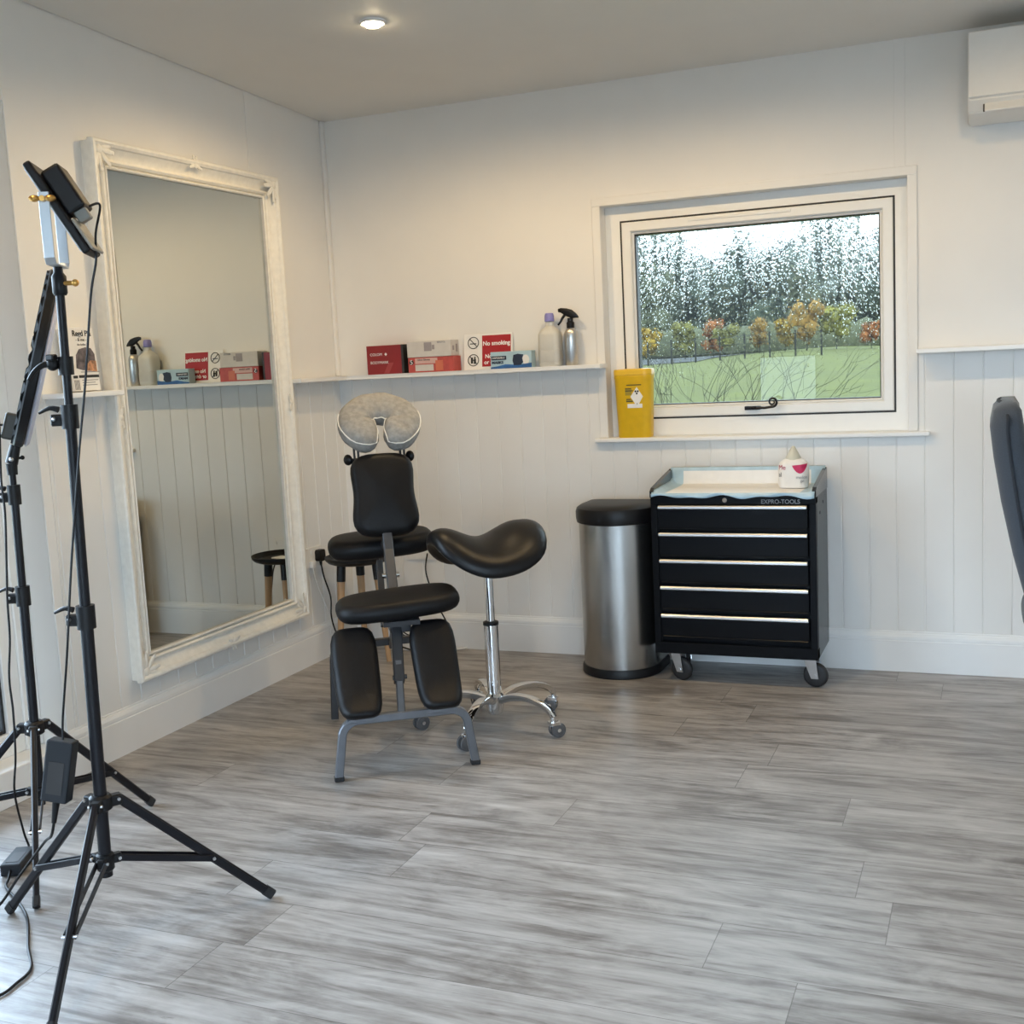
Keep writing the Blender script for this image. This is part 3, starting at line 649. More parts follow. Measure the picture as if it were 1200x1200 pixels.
# ------------------------------------------------------------------ things on the shelves
ZS = 1.2692
rb = thing('card_box', 'dark red card box with a black end, nearest the corner on the shelf', 'box', (0.205, -0.088, ZS))
b = nb(); box(b, (0, 0, 0), (0.185, 0.078, 0.128), 0.0015, 1); obj('body', b, M['red'], rb)
b = nb(); box(b, (0.1745, -0.0006, 0.0005), (0.1862, 0.0786, 0.1285), 0.001, 1); obj('end_flap', b, M['card_dark'], rb)
text('COLOM', 0.017, faceY(0.018, -0.0008, 0.088), M['white_ink'], rb); text('BODYMARK', 0.017, faceY(0.018, -0.0008, 0.052), M['white_ink'], rb)
b = nb(); lathe(b, [(0.007, -0.0004), (0.007, 0.0004)], 4)
for v in b.verts: v.co = faceY(0.098, -0.0006, 0.088) @ v.co
obj('diamond_mark', b, M['white_ink'], rb)
b = nb(); prism(b, [(0.085, 0.004), (0.11, 0.004), (0.135, 0.05), (0.11, 0.05)], 0, 0.0006, faceY(0, -0.0002, 0)); obj('ribbon_print', b, mat('faint_red_print', (0.38, 0.06, 0.06), .5), rb)
pb = thing('glove_box', 'coral red glove box under the white box on the shelf', 'box', (0.414, -0.09, ZS))
b = nb(); box(b, (0, 0, 0), (0.222, 0.08, 0.066), 0.0015, 1); obj('body', b, M['pink_red'], pb)
b = nb(); box(b, (0.035, -0.0007, 0.006), (0.125, 0.0002, 0.034)); obj('label_panel', b, M['card_grey'], pb)
b = nb(); box(b, (0.035, -0.0007, 0.038), (0.145, 0.0002, 0.062)); obj('title_panel', b, M['pale_pink'], pb)
b = nb(); box(b, (0.135, -0.0009, 0.006), (0.172, 0.0002, 0.050)); obj('picture_panel', b, M['coral'], pb)
b = nb(); lathe(b, [(0.011, 0), (0.011, 0.0007)], 20)
for v in b.verts: v.co = faceY(0.017, -0.0002, 0.045) @ v.co
obj('badge', b, M['card_dark'], pb); text('5', 0.028, faceY(0.010, -0.0014, 0.045), M['white_ink'], pb)
text('Ultra Gloves', 0.012, faceY(0.047, -0.0013, 0.055), M['ink'], pb)
wb = thing('card_box', 'greyish white card box lying on top of the coral glove box', 'box', (0.413, -0.092, ZS+0.0665))
b = nb(); box(b, (0, 0, 0), (0.215, 0.084, 0.070), 0.0015, 1); obj('body', b, M['card_grey'], wb)
b = nb(); box(b, (0.085, -0.0007, 0.026), (0.122, 0.0002, 0.064)); box(b, (0.124, -0.0007, 0.032), (0.136, 0.0002, 0.052)); obj('print_block', b, M['card_mid'], wb)
b = nb(); box(b, (0.2145, 0.018, 0.025), (0.2157, 0.034, 0.045)); box(b, (0.2145, 0.052, 0.018), (0.2157, 0.068, 0.052)); obj('end_print', b, M['card_mid'], wb)
text('BRISTOL', 0.011, faceY(0.150, -0.001, 0.062), M['grey_ink'], wb)
sg = thing('safety_sign', 'white and red no smoking sign leaning on the wall behind the mask box', 'sign', (0.660, -0.034, ZS), 0, None, (math.radians(-7), 0, 0))
b = nb(); box(b, (0, 0, 0), (0.232, 0.003, 0.156), 0.001, 1); obj('board', b, M['paper'], sg)
b = nb(); box(b, (0.088, -0.0008, 0.012), (0.224, 0.0002, 0.148)); obj('red_panel', b, M['sign_red'], sg)
text('No smoking', 0.0262, faceY(0.156, -0.0016, 0.112), M['white_ink'], sg, align='CENTER', bold=0.0007)
text('No eating', 0.0245, faceY(0.102, -0.0016, 0.056), M['white_ink'], sg, bold=0.0006); text('or drinking', 0.0245, faceY(0.098, -0.0016, 0.030), M['white_ink'], sg, bold=0.0006)
for zc in (0.118, 0.042):
    b = nb(); tube(b, [(0.046+0.025*math.cos(a), -0.0012, zc+0.025*math.sin(a)) for a in [2*PI*k/28 for k in range(29)]], 0.0018, 6)
    box(b, (-0.024, -0.0007, -0.0016), (0.024, 0.0007, 0.0016), rot=(0, PI/4, 0), loc=(0.046, -0.0014, zc))
    if zc > 0.1: box(b, (-0.016, -0.0006, -0.002), (0.014, 0.0006, 0.002), loc=(0.046, -0.0012, zc-0.004))
    else:
        box(b, (0.034, -0.0018, zc-0.014), (0.044, -0.0004, zc+0.012)); box(b, (0.048, -0.0018, zc-0.016), (0.058, -0.0004, zc+0.004)); box(b, (0.050, -0.0018, zc-0.006), (0.056, -0.0004, zc+0.015))
    obj('prohibition_symbol', b, M['ink'], sg)
mb = thing('mask_box', 'pale blue face mask box standing before the red sign', 'box', (0.815, -0.093, ZS))
b = nb(); box(b, (0, 0, 0), (0.190, 0.050, 0.072), 0.0015, 1); obj('body', b, M['sky_card'], mb)
b = nb(); prism(b, [(0.0, 0.0), (0.19, 0.0), (0.19, 0.020), (0.13, 0.013), (0.07, 0.018), (0.03, 0.010), (0, 0.007)], 0, 0.0007, faceY(0, -0.0002, 0)); obj('wave_print', b, M['deep_blue'], mb)
b = nb(); box(b, (0.004, -0.0009, 0.037), (0.074, 0.0002, 0.054)); obj('name_bar', b, M['navy'], mb)
text('DISPOSABLE', 0.0108, faceY(0.008, -0.0016, 0.0455), M['white_ink'], mb); text('MASKS', 0.0150, faceY(0.006, -0.0013, 0.026), M['navy'], mb, bold=0.0006, xs=1.2)
b = nb(); prism(b, [(0.108, 0.012), (0.140, 0.012), (0.152, 0.024), (0.148, 0.040), (0.154, 0.056), (0.128, 0.060), (0.108, 0.056), (0.103, 0.032)], 0, 0.0011, faceY(0, -0.0002, 0)); obj('mask_picture', b, M['navy'], mb)
b = nb(); lathe(b, [(0.016, 0), (0.016, 0.0006)], 18)
for v in b.verts: v.co = faceY(0.164, -0.0002, 0.034) @ Vector((v.co.x, v.co.y*1.3, v.co.z))
obj('face_picture', b, M['paper'], mb)
cb_ = thing('plastic_bottle', 'clear plastic bottle with a lavender cap on the long shelf', 'bottle', (1.079, -0.052, ZS))
b = nb(); R0 = []
for (sw, z) in ((0.92, 0), (1.0, 0.006), (1.0, 0.128), (0.96, 0.140), (0.80, 0.152), (0.52, 0.163), (0.36, 0.170), (0.34, 0.190)):
    k = 0.018 if sw > 0.5 else 0.014
    R0.append([Vector((x, y, z)) for x, y in rrect(0.094*sw, 0.076*sw, min(0.022, 0.45*0.076*sw)*(1 if sw > .5 else 1.0))])
ring_loft(b, R0); obj('body', b, M['hdpe'], cb_, True)
b = nb(); lathe(b, [(0.019, 0.188), (0.021, 0.190), (0.0205, 0.212), (0.017, 0.222), (0.014, 0.224)], 24); obj('cap', b, M['lav'], cb_, True)
b = nb(); box(b, (-0.0475, -0.0385, 0.002), (0.0475, 0.0385, 0.084), 0.02, 4); obj('contents', b, mat('cloudy_liquid', (0.70, 0.69, 0.64), 0.3, trans=0.2), cb_, True)
sp_ = thing('spray_bottle', 'brushed steel spray bottle with a black trigger at the shelf end', 'bottle', (1.172, -0.050, ZS))
b = nb(); lathe(b, [(0.025, 0), (0.027, 0.003), (0.027, 0.128), (0.025, 0.142), (0.019, 0.152), (0.014, 0.158)], 32); obj('body', b, M['spray_steel'], sp_, True)
b = nb(); lathe(b, [(0.0155, 0.155), (0.0165, 0.158), (0.0165, 0.178), (0.012, 0.184), (0.012, 0.198)], 24)
rings = []
for (x, z, w, h_) in ((-0.052, 0.232, 0.010, 0.014), (-0.040, 0.232, 0.013, 0.020), (-0.015, 0.222, 0.018, 0.034), (0.008, 0.214, 0.020, 0.036), (0.026, 0.207, 0.014, 0.020), (0.036, 0.200, 0.008, 0.008)):
    rings.append([Vector((x, y, z+zz)) for y, zz in rrect(w, h_, min(w, h_)*0.35, 3)])
ring_loft(b, rings); obj('spray_head', b, M['black_plastic'], sp_, True)
b = nb(); tube(b, [(-0.022, 0, 0.214), (-0.034, 0, 0.200), (-0.044, 0, 0.184), (-0.056, 0, 0.172)], 0.006, 8, 4, rfun=lambda t: 1.1-0.4*t); obj('trigger', b, M['black_plastic'], sp_, True)
# leaflets by the mirror
lf = thing('brochure_stack', 'stack of white printed brochures standing on the short shelf', 'brochure', (0.0175, -1.764, ZS), 0, None, (0, math.radians(-4), 0))
LW, LH, LX = 0.122, 0.208, 0.040
b = nb(); box(b, (0, 0, 0), (LX, LW, LH), 0.001, 1); obj('pages', b, M['paper'], lf)
def fx(y, z): return faceX(LX+0.0006, y, z)
text('Regd Pia', 0.026, fx(0.024, 0.188), M['ink'], lf, xs=0.95, bold=0.0005); text('- & me -', 0.015, fx(0.036, 0.168), M['ink'], lf)
text('the leaflet', 0.010, fx(0.040, 0.152), M['grey_ink'], lf)
b = nb(); pts = [(0.022, 0.075), (0.05, 0.068), (0.085, 0.066), (0.112, 0.072), (0.114, 0.120), (0.100, 0.140), (0.075, 0.143), (0.045, 0.137), (0.028, 0.118)]; prism(b, pts, 0, 0.0007, faceX(LX, 0, 0)); obj('cover_photo', b, M['photo_dark'], lf)
b = nb(); prism(b, [(0.066, 0.066), (0.115, 0.062), (0.116, 0.098), (0.09, 0.100), (0.07, 0.084)], 0.0006, 0.0011, faceX(LX, 0, 0)); obj('flower_photo', b, M['photo_warm'], lf)
b = nb(); prism(b, [(0.028, 0.043), (0.120, 0.043), (0.120, 0.052), (0.028, 0.052)], 0, 0.0008, faceX(LX, 0, 0)); prism(b, [(0.002, 0.042), (0.022, 0.042), (0.022, 0.051), (0.002, 0.051)], 0, 0.0008, faceX(LX, 0, 0)); obj('dark_band', b, M['ink'], lf)
b = nb()
for k, (l, z) in enumerate(((0.075, 0.034), (0.06, 0.026), (0.068, 0.018), (0.085, 0.061))): prism(b, [(0.04, z), (0.04+l, z), (0.04+l, z+0.0022), (0.04, z+0.0022)], 0, 0.0006, faceX(LX, 0, 0))
for k in range(5): prism(b, [(0.004+0.005*k, 0.004), (0.0065+0.005*k, 0.004), (0.0065+0.005*k, 0.036), (0.004+0.005*k, 0.036)], 0, 0.0006, faceX(LX, 0, 0))
obj('text_print', b, M['grey_ink'], lf)
# sharps bin on the sill
sb = thing('sharps_bin', 'yellow sharps bin with a hazard label on the window sill', 'bin', (1.424, 0.012, 0.9542))
def rr2(w, d, r): return rrect(w, d, r, 6)
b = nb(); ring_loft(b, [[Vector((x, y, z)) for x, y in rr2(w, d, r)] for w, d, r, z in ((0.138, 0.082, 0.030, 0), (0.143, 0.086, 0.032, 0.005), (0.160, 0.090, 0.030, 0.245), (0.163, 0.094, 0.030, 0.250), (0.163, 0.094, 0.030, 0.262))]); obj('tub', b, M['yellow'], sb, True)
b = nb(); ring_loft(b, [[Vector((x, y, z)) for x, y in rr2(w, d, r)] for w, d, r, z in ((0.158, 0.090, 0.028, 0.262), (0.166, 0.097, 0.032, 0.263), (0.166, 0.097, 0.032, 0.278), (0.160, 0.092, 0.028, 0.286), (0.11, 0.06, 0.02, 0.288))]); obj('lid', b, M['lid_yellow'], sb, True)
def sbf(z): return -(0.043 + 0.002*(z/0.245)) - 0.0005
def quad_on(b, x0, x1, z0, z1, off=0.0006):
    ring_loft(b, [[Vector((x0, sbf(z0)-off, z0)), Vector((x1, sbf(z0)-off, z0)), Vector((x1, sbf(z1)-off, z1)), Vector((x0, sbf(z1)-off, z1))], [Vector((x0, sbf(z0)+.001, z0)), Vector((x1, sbf(z0)+.001, z0)), Vector((x1, sbf(z1)+.001, z1)), Vector((x0, sbf(z1)+.001, z1))]])
b = nb(); quad_on(b, -0.020, 0.044, 0.125, 0.142); obj('white_strip', b, M['white_ink'], sb)
b = nb(); quad_on(b, -0.028, 0.0, 0.178, 0.206); quad_on(b, -0.025, 0.006, 0.150, 0.160); obj('ochre_panel', b, M['ochre'], sb)
b = nb()
for (x0, x1, z) in ((-0.022, 0.042, 0.219), (-0.028, -0.002, 0.204), (-0.028, 0.006, 0.195), (-0.024, -0.004, 0.160), (-0.024, 0.004, 0.151)): quad_on(b, x0, x1, z, z+0.0035, 0.0010)
obj('warning_print', b, M['ink'], sb)
zc = 0.172; b = nb(); prism(b, [(0.022, zc-0.043), (0.048, zc), (0.022, zc+0.040), (-0.006, zc)], 0, 0.0018, faceY(0, sbf(zc)+0.001, 0)); obj('hazard_diamond', b, M['white_ink'], sb)
b = nb(); yy = sbf(zc) - 0.0014
for (dx, dz) in ((-0.005, 0.022), (0.005, 0.022), (0, 0.013)):
    lathe(b, [(0.0042, 0), (0.0042, 0.0006)], 14)
    for v in b.verts[-28:]: v.co = faceY(0.022+dx, yy, zc+dz) @ v.co
obj('biohazard_symbol', b, M['ink'], sb); text('6', 0.010, faceY(0.020, yy-0.0004, zc-0.030), M['ink'], sb)

# ------------------------------------------------------------------ pedal bin
pbn = thing('waste_bin', 'half-round brushed steel bin with a black lid beside the tool chest', 'bin', (1.398, -0.212, 0))
def dshape(r, back, n=28):
    out = [(r*math.cos(a), r*math.sin(a)) for a in [PI + PI*k/n for k in range(n+1)]]
    c = 0.03
    for k in range(5):
        a = PI/2*k/4; out.append((r-c+c*math.cos(a), back-c+c*math.sin(a)))
    for k in range(5):
        a = PI/2+PI/2*k/4; out.append((-r+c+c*math.cos(a), back-c+c*math.sin(a)))
    return out
def dloft(b, lv): return ring_loft(b, [[Vector((x, y, z)) for x, y in dshape(r, bk)] for r, bk, z in lv])
b = nb(); dloft(b, [(0.162, 0.150, 0), (0.167, 0.155, 0.004), (0.167, 0.155, 0.030), (0.163, 0.151, 0.038)]); obj('base', b, M['black_plastic'], pbn, True)
b = nb(); dloft(b, [(0.160, 0.148, 0.036), (0.160, 0.148, 0.630)]); obj('body', b, M['steel'], pbn, True)
b = nb(); dloft(b, [(0.160, 0.148, 0.628), (0.168, 0.155, 0.632), (0.171, 0.158, 0.650), (0.171, 0.158, 0.676), (0.166, 0.153, 0.690), (0.150, 0.138, 0.700), (0.10, 0.09, 0.706), (0.03, 0.03, 0.708)]); obj('lid', b, M['black_plastic'], pbn, True)

# ------------------------------------------------------------------ tool chest
ch = thing('tool_chest', 'black five drawer tool chest on castors below the window', 'tool chest', (1.58, -0.36, 0))
CW, CD, CB, CT = 0.635, 0.315, 0.118, 0.752
b = nb()
box(b, (0, 0.012, CB), (0.030, CD, CT), 0.003); box(b, (CW-0.030, 0.012, CB), (CW, CD, CT), 0.003)
box(b, (0.030, 0.03, CB+0.01), (CW-0.030, CD, CT-0.005)); box(b, (0.0, 0.0, CT-0.038), (CW, 0.05, CT), 0.004); box(b, (0.0, 0.0, CB), (CW, 0.05, CB+0.046), 0.004)
for s in (0, CW-0.026): box(b, (s, 0.002, CB), (s+0.026, 0.03, CT), 0.003)
obj('body', b, M['chest'], ch)
b = nb()
for x0 in (-0.0015, CW-0.0135):
    ring_loft(b, [[Vector((x, 0.0, CT-0.01)), Vector((x, CD, CT-0.01)), Vector((x, CD, 0.822)), Vector((x, 0.24, 0.812)), Vector((x, 0.02, 0.778)), Vector((x, 0.0, 0.766))] for x in (x0, x0+0.015)])
box(b, (0, CD-0.014, CT-0.01), (CW, CD, 0.824), 0.003); box(b, (0.0, 0.004, CT-0.004), (CW, CD, CT+0.004))
obj('top_tray', b, M['chest_side'], ch)
for k, zt_ in enumerate((0.703, 0.596, 0.490, 0.383, 0.271)):
    b = nb(); box(b, (0.031, 0.004, zt_-0.082), (CW-0.031, 0.04, zt_+0.008), 0.003, 2); box(b, (0.034, -0.002, zt_-0.088), (CW-0.034, 0.03, zt_-0.080), 0.002, 1)
    d = obj('drawer', b, M['chest'], ch)
    b = nb(); prof = [(0.006, zt_-0.005), (-0.008, zt_-0.007), (-0.014, zt_-0.003), (-0.014, zt_+0.004), (-0.010, zt_+0.008), (0.006, zt_+0.008)]
    ring_loft(b, [[Vector((x, y, z)) for y, z in prof] for x in (0.033, CW-0.033)]); obj('handle', b, M['alu'], d)
text('EXPRO-TOOLS', 0.023, faceY(0.432, -0.001, CT-0.027), M['emboss'], ch, bold=0.0002, xs=0.95)
b = nb(); cyl(b, (0.295, 0.004, CT-0.020), (0.295, -0.006, CT-0.020), 0.009); obj('lock', b, M['chrome'], ch, True)
b = nb()
for z in (0.67, 0.70): cyl(b, (CW-0.002, 0.11 + (z-0.67)*3, z), (CW+0.0012, 0.11+(z-0.67)*3, z), 0.006)
obj('side_hole', b, M['gasket'], ch)
def caster(x, y, ang):
    b = nb(); R1 = 0.0475; rot = Matrix.Rotation(ang, 3, 'Z')
    def tr(v): return rot @ Vector(v) + Vector((x, y, 0))
    off = -0.022
    pr = [(-0.0125, 0.020), (-0.0125, 0.038), (-0.010, R1-0.004), (-0.004, R1), (0.004, R1), (0.010, R1-0.004), (0.0125, 0.038), (0.0125, 0.020)]
    n = 28; ring_loft(b, [[tr((px, off + r*math.cos(2*PI*i/n), R1 + r*math.sin(2*PI*i/n))) for i in range(n)] for px, r in pr])
    w = obj('castor', b, M['rubber'], ch, True)
    b = nb()
    for sgn in (-1, 1):
        o2 = [(off-0.014, R1-0.012), (off+0.014, R1-0.012), (0.022, CB-0.006), (-0.026, CB-0.006)]
        ring_loft(b, [[tr((px, yy, z)) for yy, z in o2] for px in (sgn*0.0155, sgn*0.0185)])
    vs = box(b, (-0.026, -0.030, CB-0.010), (0.026, 0.026, CB-0.0003))
    for v in vs: v.co = tr(v.co)
    cyl(b, tr((-0.021, off, R1)), tr((0.021, off, R1)), 0.006, n=10)
    obj('fork', b, M['zinc'], w)
caster(0.075, 0.055, math.radians(70)); caster(CW-0.040, 0.060, math.radians(84)); caster(0.06, CD-0.05, 0.3); caster(CW-0.045, CD-0.05, 0.0)
# absorbent sheet over the top
b = nb(); SXa, SXb = 1.588, 2.212
pr = [(-0.374, 0.745), (-0.3725, 0.753), (-0.366, 0.7590), (-0.345, 0.7585), (-0.22, 0.7580), (-0.100, 0.7585), (-0.072, 0.762), (-0.064, 0.785), (-0.062, 0.815), (-0.058, 0.8275), (-0.044, 0.8285)]
nx = 46; grid = []
rnd = random.Random(11)
for j, (y, z) in enumerate(pr):
    rw = []
    for i in range(nx+1):
        x = SXa + (SXb-SXa)*i/nx; t_ = i/nx
        wob = 0.004*math.sin(9*t_*2) + 0.003*math.sin(31*t_+j)
        dz = 0; dy = 0
        if j < 2: dz = wob*1.2; dy = -abs(wob)*0.5
        elif 3 <= j <= 5: dz = 0.0008 + 0.0006*math.sin(17*t_+2*j)
        edge = max(0, 1 - min(i, nx-i)/2.2)
        if 2 <= j <= 6: dz += 0.026*edge*(0.3+0.7*(j-2)/4) - 0.008*edge*(j == 2)
        rw.append(b.verts.new((x, y+dy, z+dz)))
    grid.append(rw)
for j in range(len(pr)-1):
    for i in range(nx):
        f = b.faces.new((grid[j][i], grid[j][i+1], grid[j+1][i+1], grid[j+1][i]))
        f.material_index = 1 if (i < 4 or i >= nx-4 or j < 2 or j >= 8) else 0
sh_ = obj('absorbent_sheet', b, [M['paper'], M['blue_film']], None, True)
md = sh_.modifiers.new('thickness', 'SOLIDIFY'); md.thickness = 0.0012; md.offset = 1
tag(sh_, 'white absorbent sheet with blue edges draped over the tool chest top', 'sheet')
# squeezy bottle
sq = thing('squeeze_bottle', 'white squeeze bottle with a pink fruit slice logo on the tool chest', 'bottle', (2.112, -0.205, 0.7618))
b = nb(); ring_loft(b, [[Vector((x, y, z)) for x, y in rrect(w, d, min(w, d)*0.45, 7)] for w, d, z in ((0.106, 0.068, 0), (0.114, 0.075, 0.004), (0.114, 0.075, 0.022), (0.116, 0.077, 0.025), (0.116, 0.076, 0.085), (0.104, 0.070, 0.098), (0.078, 0.058, 0.108), (0.058, 0.050, 0.112))]); obj('body', b, M['bottle_white'], sq, True)
b = nb(); lathe(b, [(0.030, 0.108), (0.030, 0.113), (0.022, 0.128), (0.012, 0.148), (0.006, 0.158), (0.004, 0.160)], 24); obj('cone_cap', b, M['bottle_tip'], sq, True)
def sqp(a, z, o=0.0007):   # wrap x offset a around the front of the body
    w, d = 0.116, 0.0768; r = 0.45*0.0768; xr = w/2 - r
    x = a
    if x > xr: th = (x-xr)/r; return Vector((xr + r*math.sin(th)*1.0 + o*math.sin(th), -(d/2 - r) - r*math.cos(th) - o*math.cos(th), z))
    if x < -xr: th = (-x-xr)/r; return Vector((-xr - r*math.sin(th) - o*math.sin(th), -(d/2 - r) - r*math.cos(th) - o*math.cos(th), z))
    return Vector((x, -d/2-o, z))
b = nb(); n = 20; top = [b.verts.new(sqp(0.0 + 0.062*i/n, 0.088 + 0.006*i/n)) for i in range(n+1)]; bot = [b.verts.new(sqp(0.0+0.062*i/n, 0.088 + 0.006*i/n - 0.034*math.sin(PI*i/n)**0.8)) for i in range(n+1)]
for i in range(n):
    if i == 0: b.faces.new((top[0], bot[1], top[1]))
    elif i == n-1: b.faces.new((top[i], bot[i], top[n]))
    else: b.faces.new((top[i], bot[i], bot[i+1], top[i+1]))
obj('fruit_slice_logo', b, M['magenta'], sq)
def sq_text(s, a0, z, size, m_):
    o = text(s, size, Matrix.Identity(4), m_, sq)
    for v in o.data.vertices: v.co = sqp(a0 + v.co.x, z + v.co.y, 0.0009)
sq_text('Me', -0.056, 0.080, 0.026, M['magenta']); sq_text('al', -0.056, 0.052, 0.024, M['ink']); sq_text('melon', 0.014, 0.042, 0.018, M['grey_ink']); sq_text('gel', 0.03, 0.028, 0.013, M['grey_ink'])

# ------------------------------------------------------------------ sockets, plug, cables
def socket(name, label, M4, double):
    r = thing(name, label, 'socket'); w = 0.146 if double else 0.086
    b = nb(); prism(b, rrect(w, 0.086, 0.006), 0, 0.009, M4); obj('plate', b, M['socket'], r)
    for dx in ((-0.037, 0.037) if double else (0,)):
        b = nb(); prism(b, rrect(0.010, 0.018, 0.002, cx=dx+0.02, cy=0.024), 0.009, 0.0115, M4); obj('rocker', b, M['socket'], r)
    return r
socket('wall_socket', 'white wall socket on the left wall just beyond the mirror edge', faceX(0.007, -0.350, 0.475), True)
socket('wall_socket', 'white wall socket on the back wall behind the massage chair', faceY(0.385, -0.007, 0.455), True)
pg = thing('plug', 'black mains plug in the socket by the mirror with a hanging flex', 'plug', (0.016, -0.315, 0.478))
b = nb(); prism(b, rrect(0.048, 0.052, 0.012), 0, 0.026, basis((0, 0, 0), (0, 1, 0), (0, 0, 1))); cyl(b, (0.013, 0, -0.024), (0.014, 0, -0.045), 0.008, 0.005, 12); obj('plug_body', b, M['black_plastic'], pg, True)
b = nb(); tube(b, [(0.014, 0, -0.04), (0.018, 0.01, -0.10), (0.03, 0.035, -0.20), (0.03, 0.03, -0.29), (0.035, 0.06, -0.38), (0.05, 0.10, -0.44), (0.09, 0.14, -0.470)], 0.0036, 8, 6); obj('flex', b, M['black_plastic'], pg, True)
b = nb(); tube(b, [(0.024, -0.372, 0.448), (0.024, -0.368, 0.41), (0.022, -0.345, 0.352), (0.022, -0.295, 0.258), (0.026, -0.250, 0.165), (0.026, -0.262, 0.125), (0.03, -0.272, 0.105), (0.04, -0.265, 0.06), (0.06, -0.24, 0.006)], 0.0026, 8, 6)
box(b, (0.016, -0.392, 0.43), (0.034, -0.358, 0.462), 0.004); tag(obj('charger_cable', b, M['white_cable'], None, True), 'thin white cable hanging from the socket beyond the mirror', 'cable')
b = nb(); tube(b, [(0.415, -0.016, 0.44), (0.43, -0.07, 0.36), (0.47, -0.06, 0.22), (0.55, -0.08, 0.05), (0.44, -0.15, 0.008), (0.34, -0.12, 0.012), (0.30, -0.17, 0.05), (0.33, -0.20, 0.10), (0.38, -0.20, 0.09), (0.41, -0.17, 0.03), (0.47, -0.15, 0.035)], 0.0035, 8, 8)
tag(obj('power_cable', b, M['black_plastic'], None, True), 'black cable looped on the floor behind the small side table', 'cable')
b = nb(); tube(b, [(0.24, -0.02, 0.30), (0.245, -0.05, 0.20), (0.28, -0.08, 0.10), (0.36, -0.07, 0.05), (0.50, -0.11, 0.05)], 0.0034, 8, 8)
tag(obj('power_cable', b, M['black_plastic'], None, True), 'thin black cable hanging down the back wall into the corner', 'cable')
es = thing('extension_block', 'white extension block on the floor behind the massage chair', 'extension lead', (0.355, -0.075, 0.0), math.radians(3))
b = nb(); box(b, (-0.13, -0.032, 0), (0.13, 0.032, 0.042), 0.006, 2); obj('housing', b, M['socket'], es)
for dx in (-0.085, 0.0, 0.085):
    b = nb(); box(b, (dx-0.022, -0.022, 0.041), (dx+0.022, 0.022, 0.044), 0.002, 1); obj('outlet', b, M['card_grey'], es)
b = nb(); tube(b, [(0.13, 0, 0.02), (0.19, 0.0, 0.008), (0.24, 0.04, 0.006), (0.22, 0.075, 0.006)], 0.004, 8, 6); obj('lead', b, M['white_cable'], es, True)

# ------------------------------------------------------------------ side table with timber legs
st = thing('side_table', 'small round black tray table on timber legs in the corner', 'table', (0.212, -0.292, 0))
b = nb(); lathe(b, [(0.015, 0.446), (0.120, 0.446), (0.136, 0.452), (0.148, 0.464), (0.150, 0.476), (0.147, 0.477), (0.143, 0.466), (0.130, 0.456), (0.02, 0.4545)], 48); obj('tray_top', b, M['black_plastic'], st, True)
for a in (math.radians(-122), math.radians(-2), math.radians(118)):
    t0 = Vector((0.088*math.cos(a), 0.088*math.sin(a), 0.448)); t1 = Vector((0.124*math.cos(a), 0.124*math.sin(a), 0.0)); k = t0.lerp(t1, 0.17)
    b = nb(); cyl(b, k, t1, 0.0175, 0.011, 16); lg = obj('leg', b, M['oak'], st, True)
    b = nb(); cyl(b, t0, k, 0.020, 0.0195, 16); obj('leg_socket', b, M['black_plastic'], lg, True)
fd = thing('folded_paper', 'folded white paper lying on the black tray table', 'paper', (0.225, -0.29, 0.4548), 0.3)
b = nb(); box(b, (-0.045, -0.03, 0), (0.045, 0.03, 0.006), 0.0015, 1); obj('sheet', b, M['paper'], fd)

# ------------------------------------------------------------------ massage chair (local: x along the foot bar, y towards the open side, z up)
mc = thing('massage_chair', 'black padded folding massage chair with a grey covered face cradle', 'massage chair', (1.08, -1.55, 0))
EX = Vector((0.8152, 0.5792, 0)); EY = Vector((0.5792, -0.8152, 0))
def mcp(x, y, z): return EX*x + EY*y + Vector((0, 0, z))
def mcm(o, xx, yy): return basis(mcp(*o), EX*xx[0]+EY*xx[1]+Vector((0, 0, xx[2])), EX*yy[0]+EY*yy[1]+Vector((0, 0, yy[2])))
def bent(x0, z0, x1, z1, r=0.05):
    pts = [(-x0, 0.012)]
    for k in range(7):
        a = PI - (PI/2)*k/6; pts.append((-x1 + r + r*math.cos(a), z1 - r + r*math.sin(a)))
    pts += [(-p, q) for p, q in reversed(pts)]
    return pts
b = nb(); pts = [mcp(x, 0, z) for x, z in bent(0.222, 0, 0.204, 0.192, 0.055)]; tube(b, pts, 0.013, section=rect_sec(0.027, 0.027), upv=EY); fr = obj('front_foot', b, M['grey_steel'], mc)
for s in (-1, 1):
    b = nb(); vs = box(b, (-0.0155, -0.0155, 0), (0.0155, 0.0155, 0.016), 0.003, 1)
    for v in vs: v.co = EX*v.co.x + EY*v.co.y + Vector((0, 0, v.co.z)) + mcp(s*0.2215, 0, 0)
    obj('foot_cap', b, M['rubber'], fr)
b = nb(); pts = [mcp(x+0.03, -0.64, z) for x, z in bent(0.215, 0, 0.205, 0.285, 0.05)]; tube(b, pts, 0.013, section=rect_sec(0.027, 0.027), upv=EY); obj('rear_foot', b, M['dark_steel'], mc)
b = nb()
tube(b, [mcp(-0.010, 0.0, 0.190), mcp(0.0, -0.09, 0.345)], 0.012, section=rect_sec(0.028, 0.024), upv=EX)
obj('lower_post', b, M['grey_steel'], mc)
b = nb(); tube(b, [mcp(-0.004, -0.055, 0.285), mcp(0.012, -0.19, 0.49)], 0.016, section=rect_sec(0.034, 0.034), upv=EX)
tube(b, [mcp(0.014, -0.17, 0.462), mcp(0.05, -0.63, 0.272)], 0.014, section=rect_sec(0.028, 0.034), upv=EX)
obj('upper_post', b, M['dark_steel'], mc)
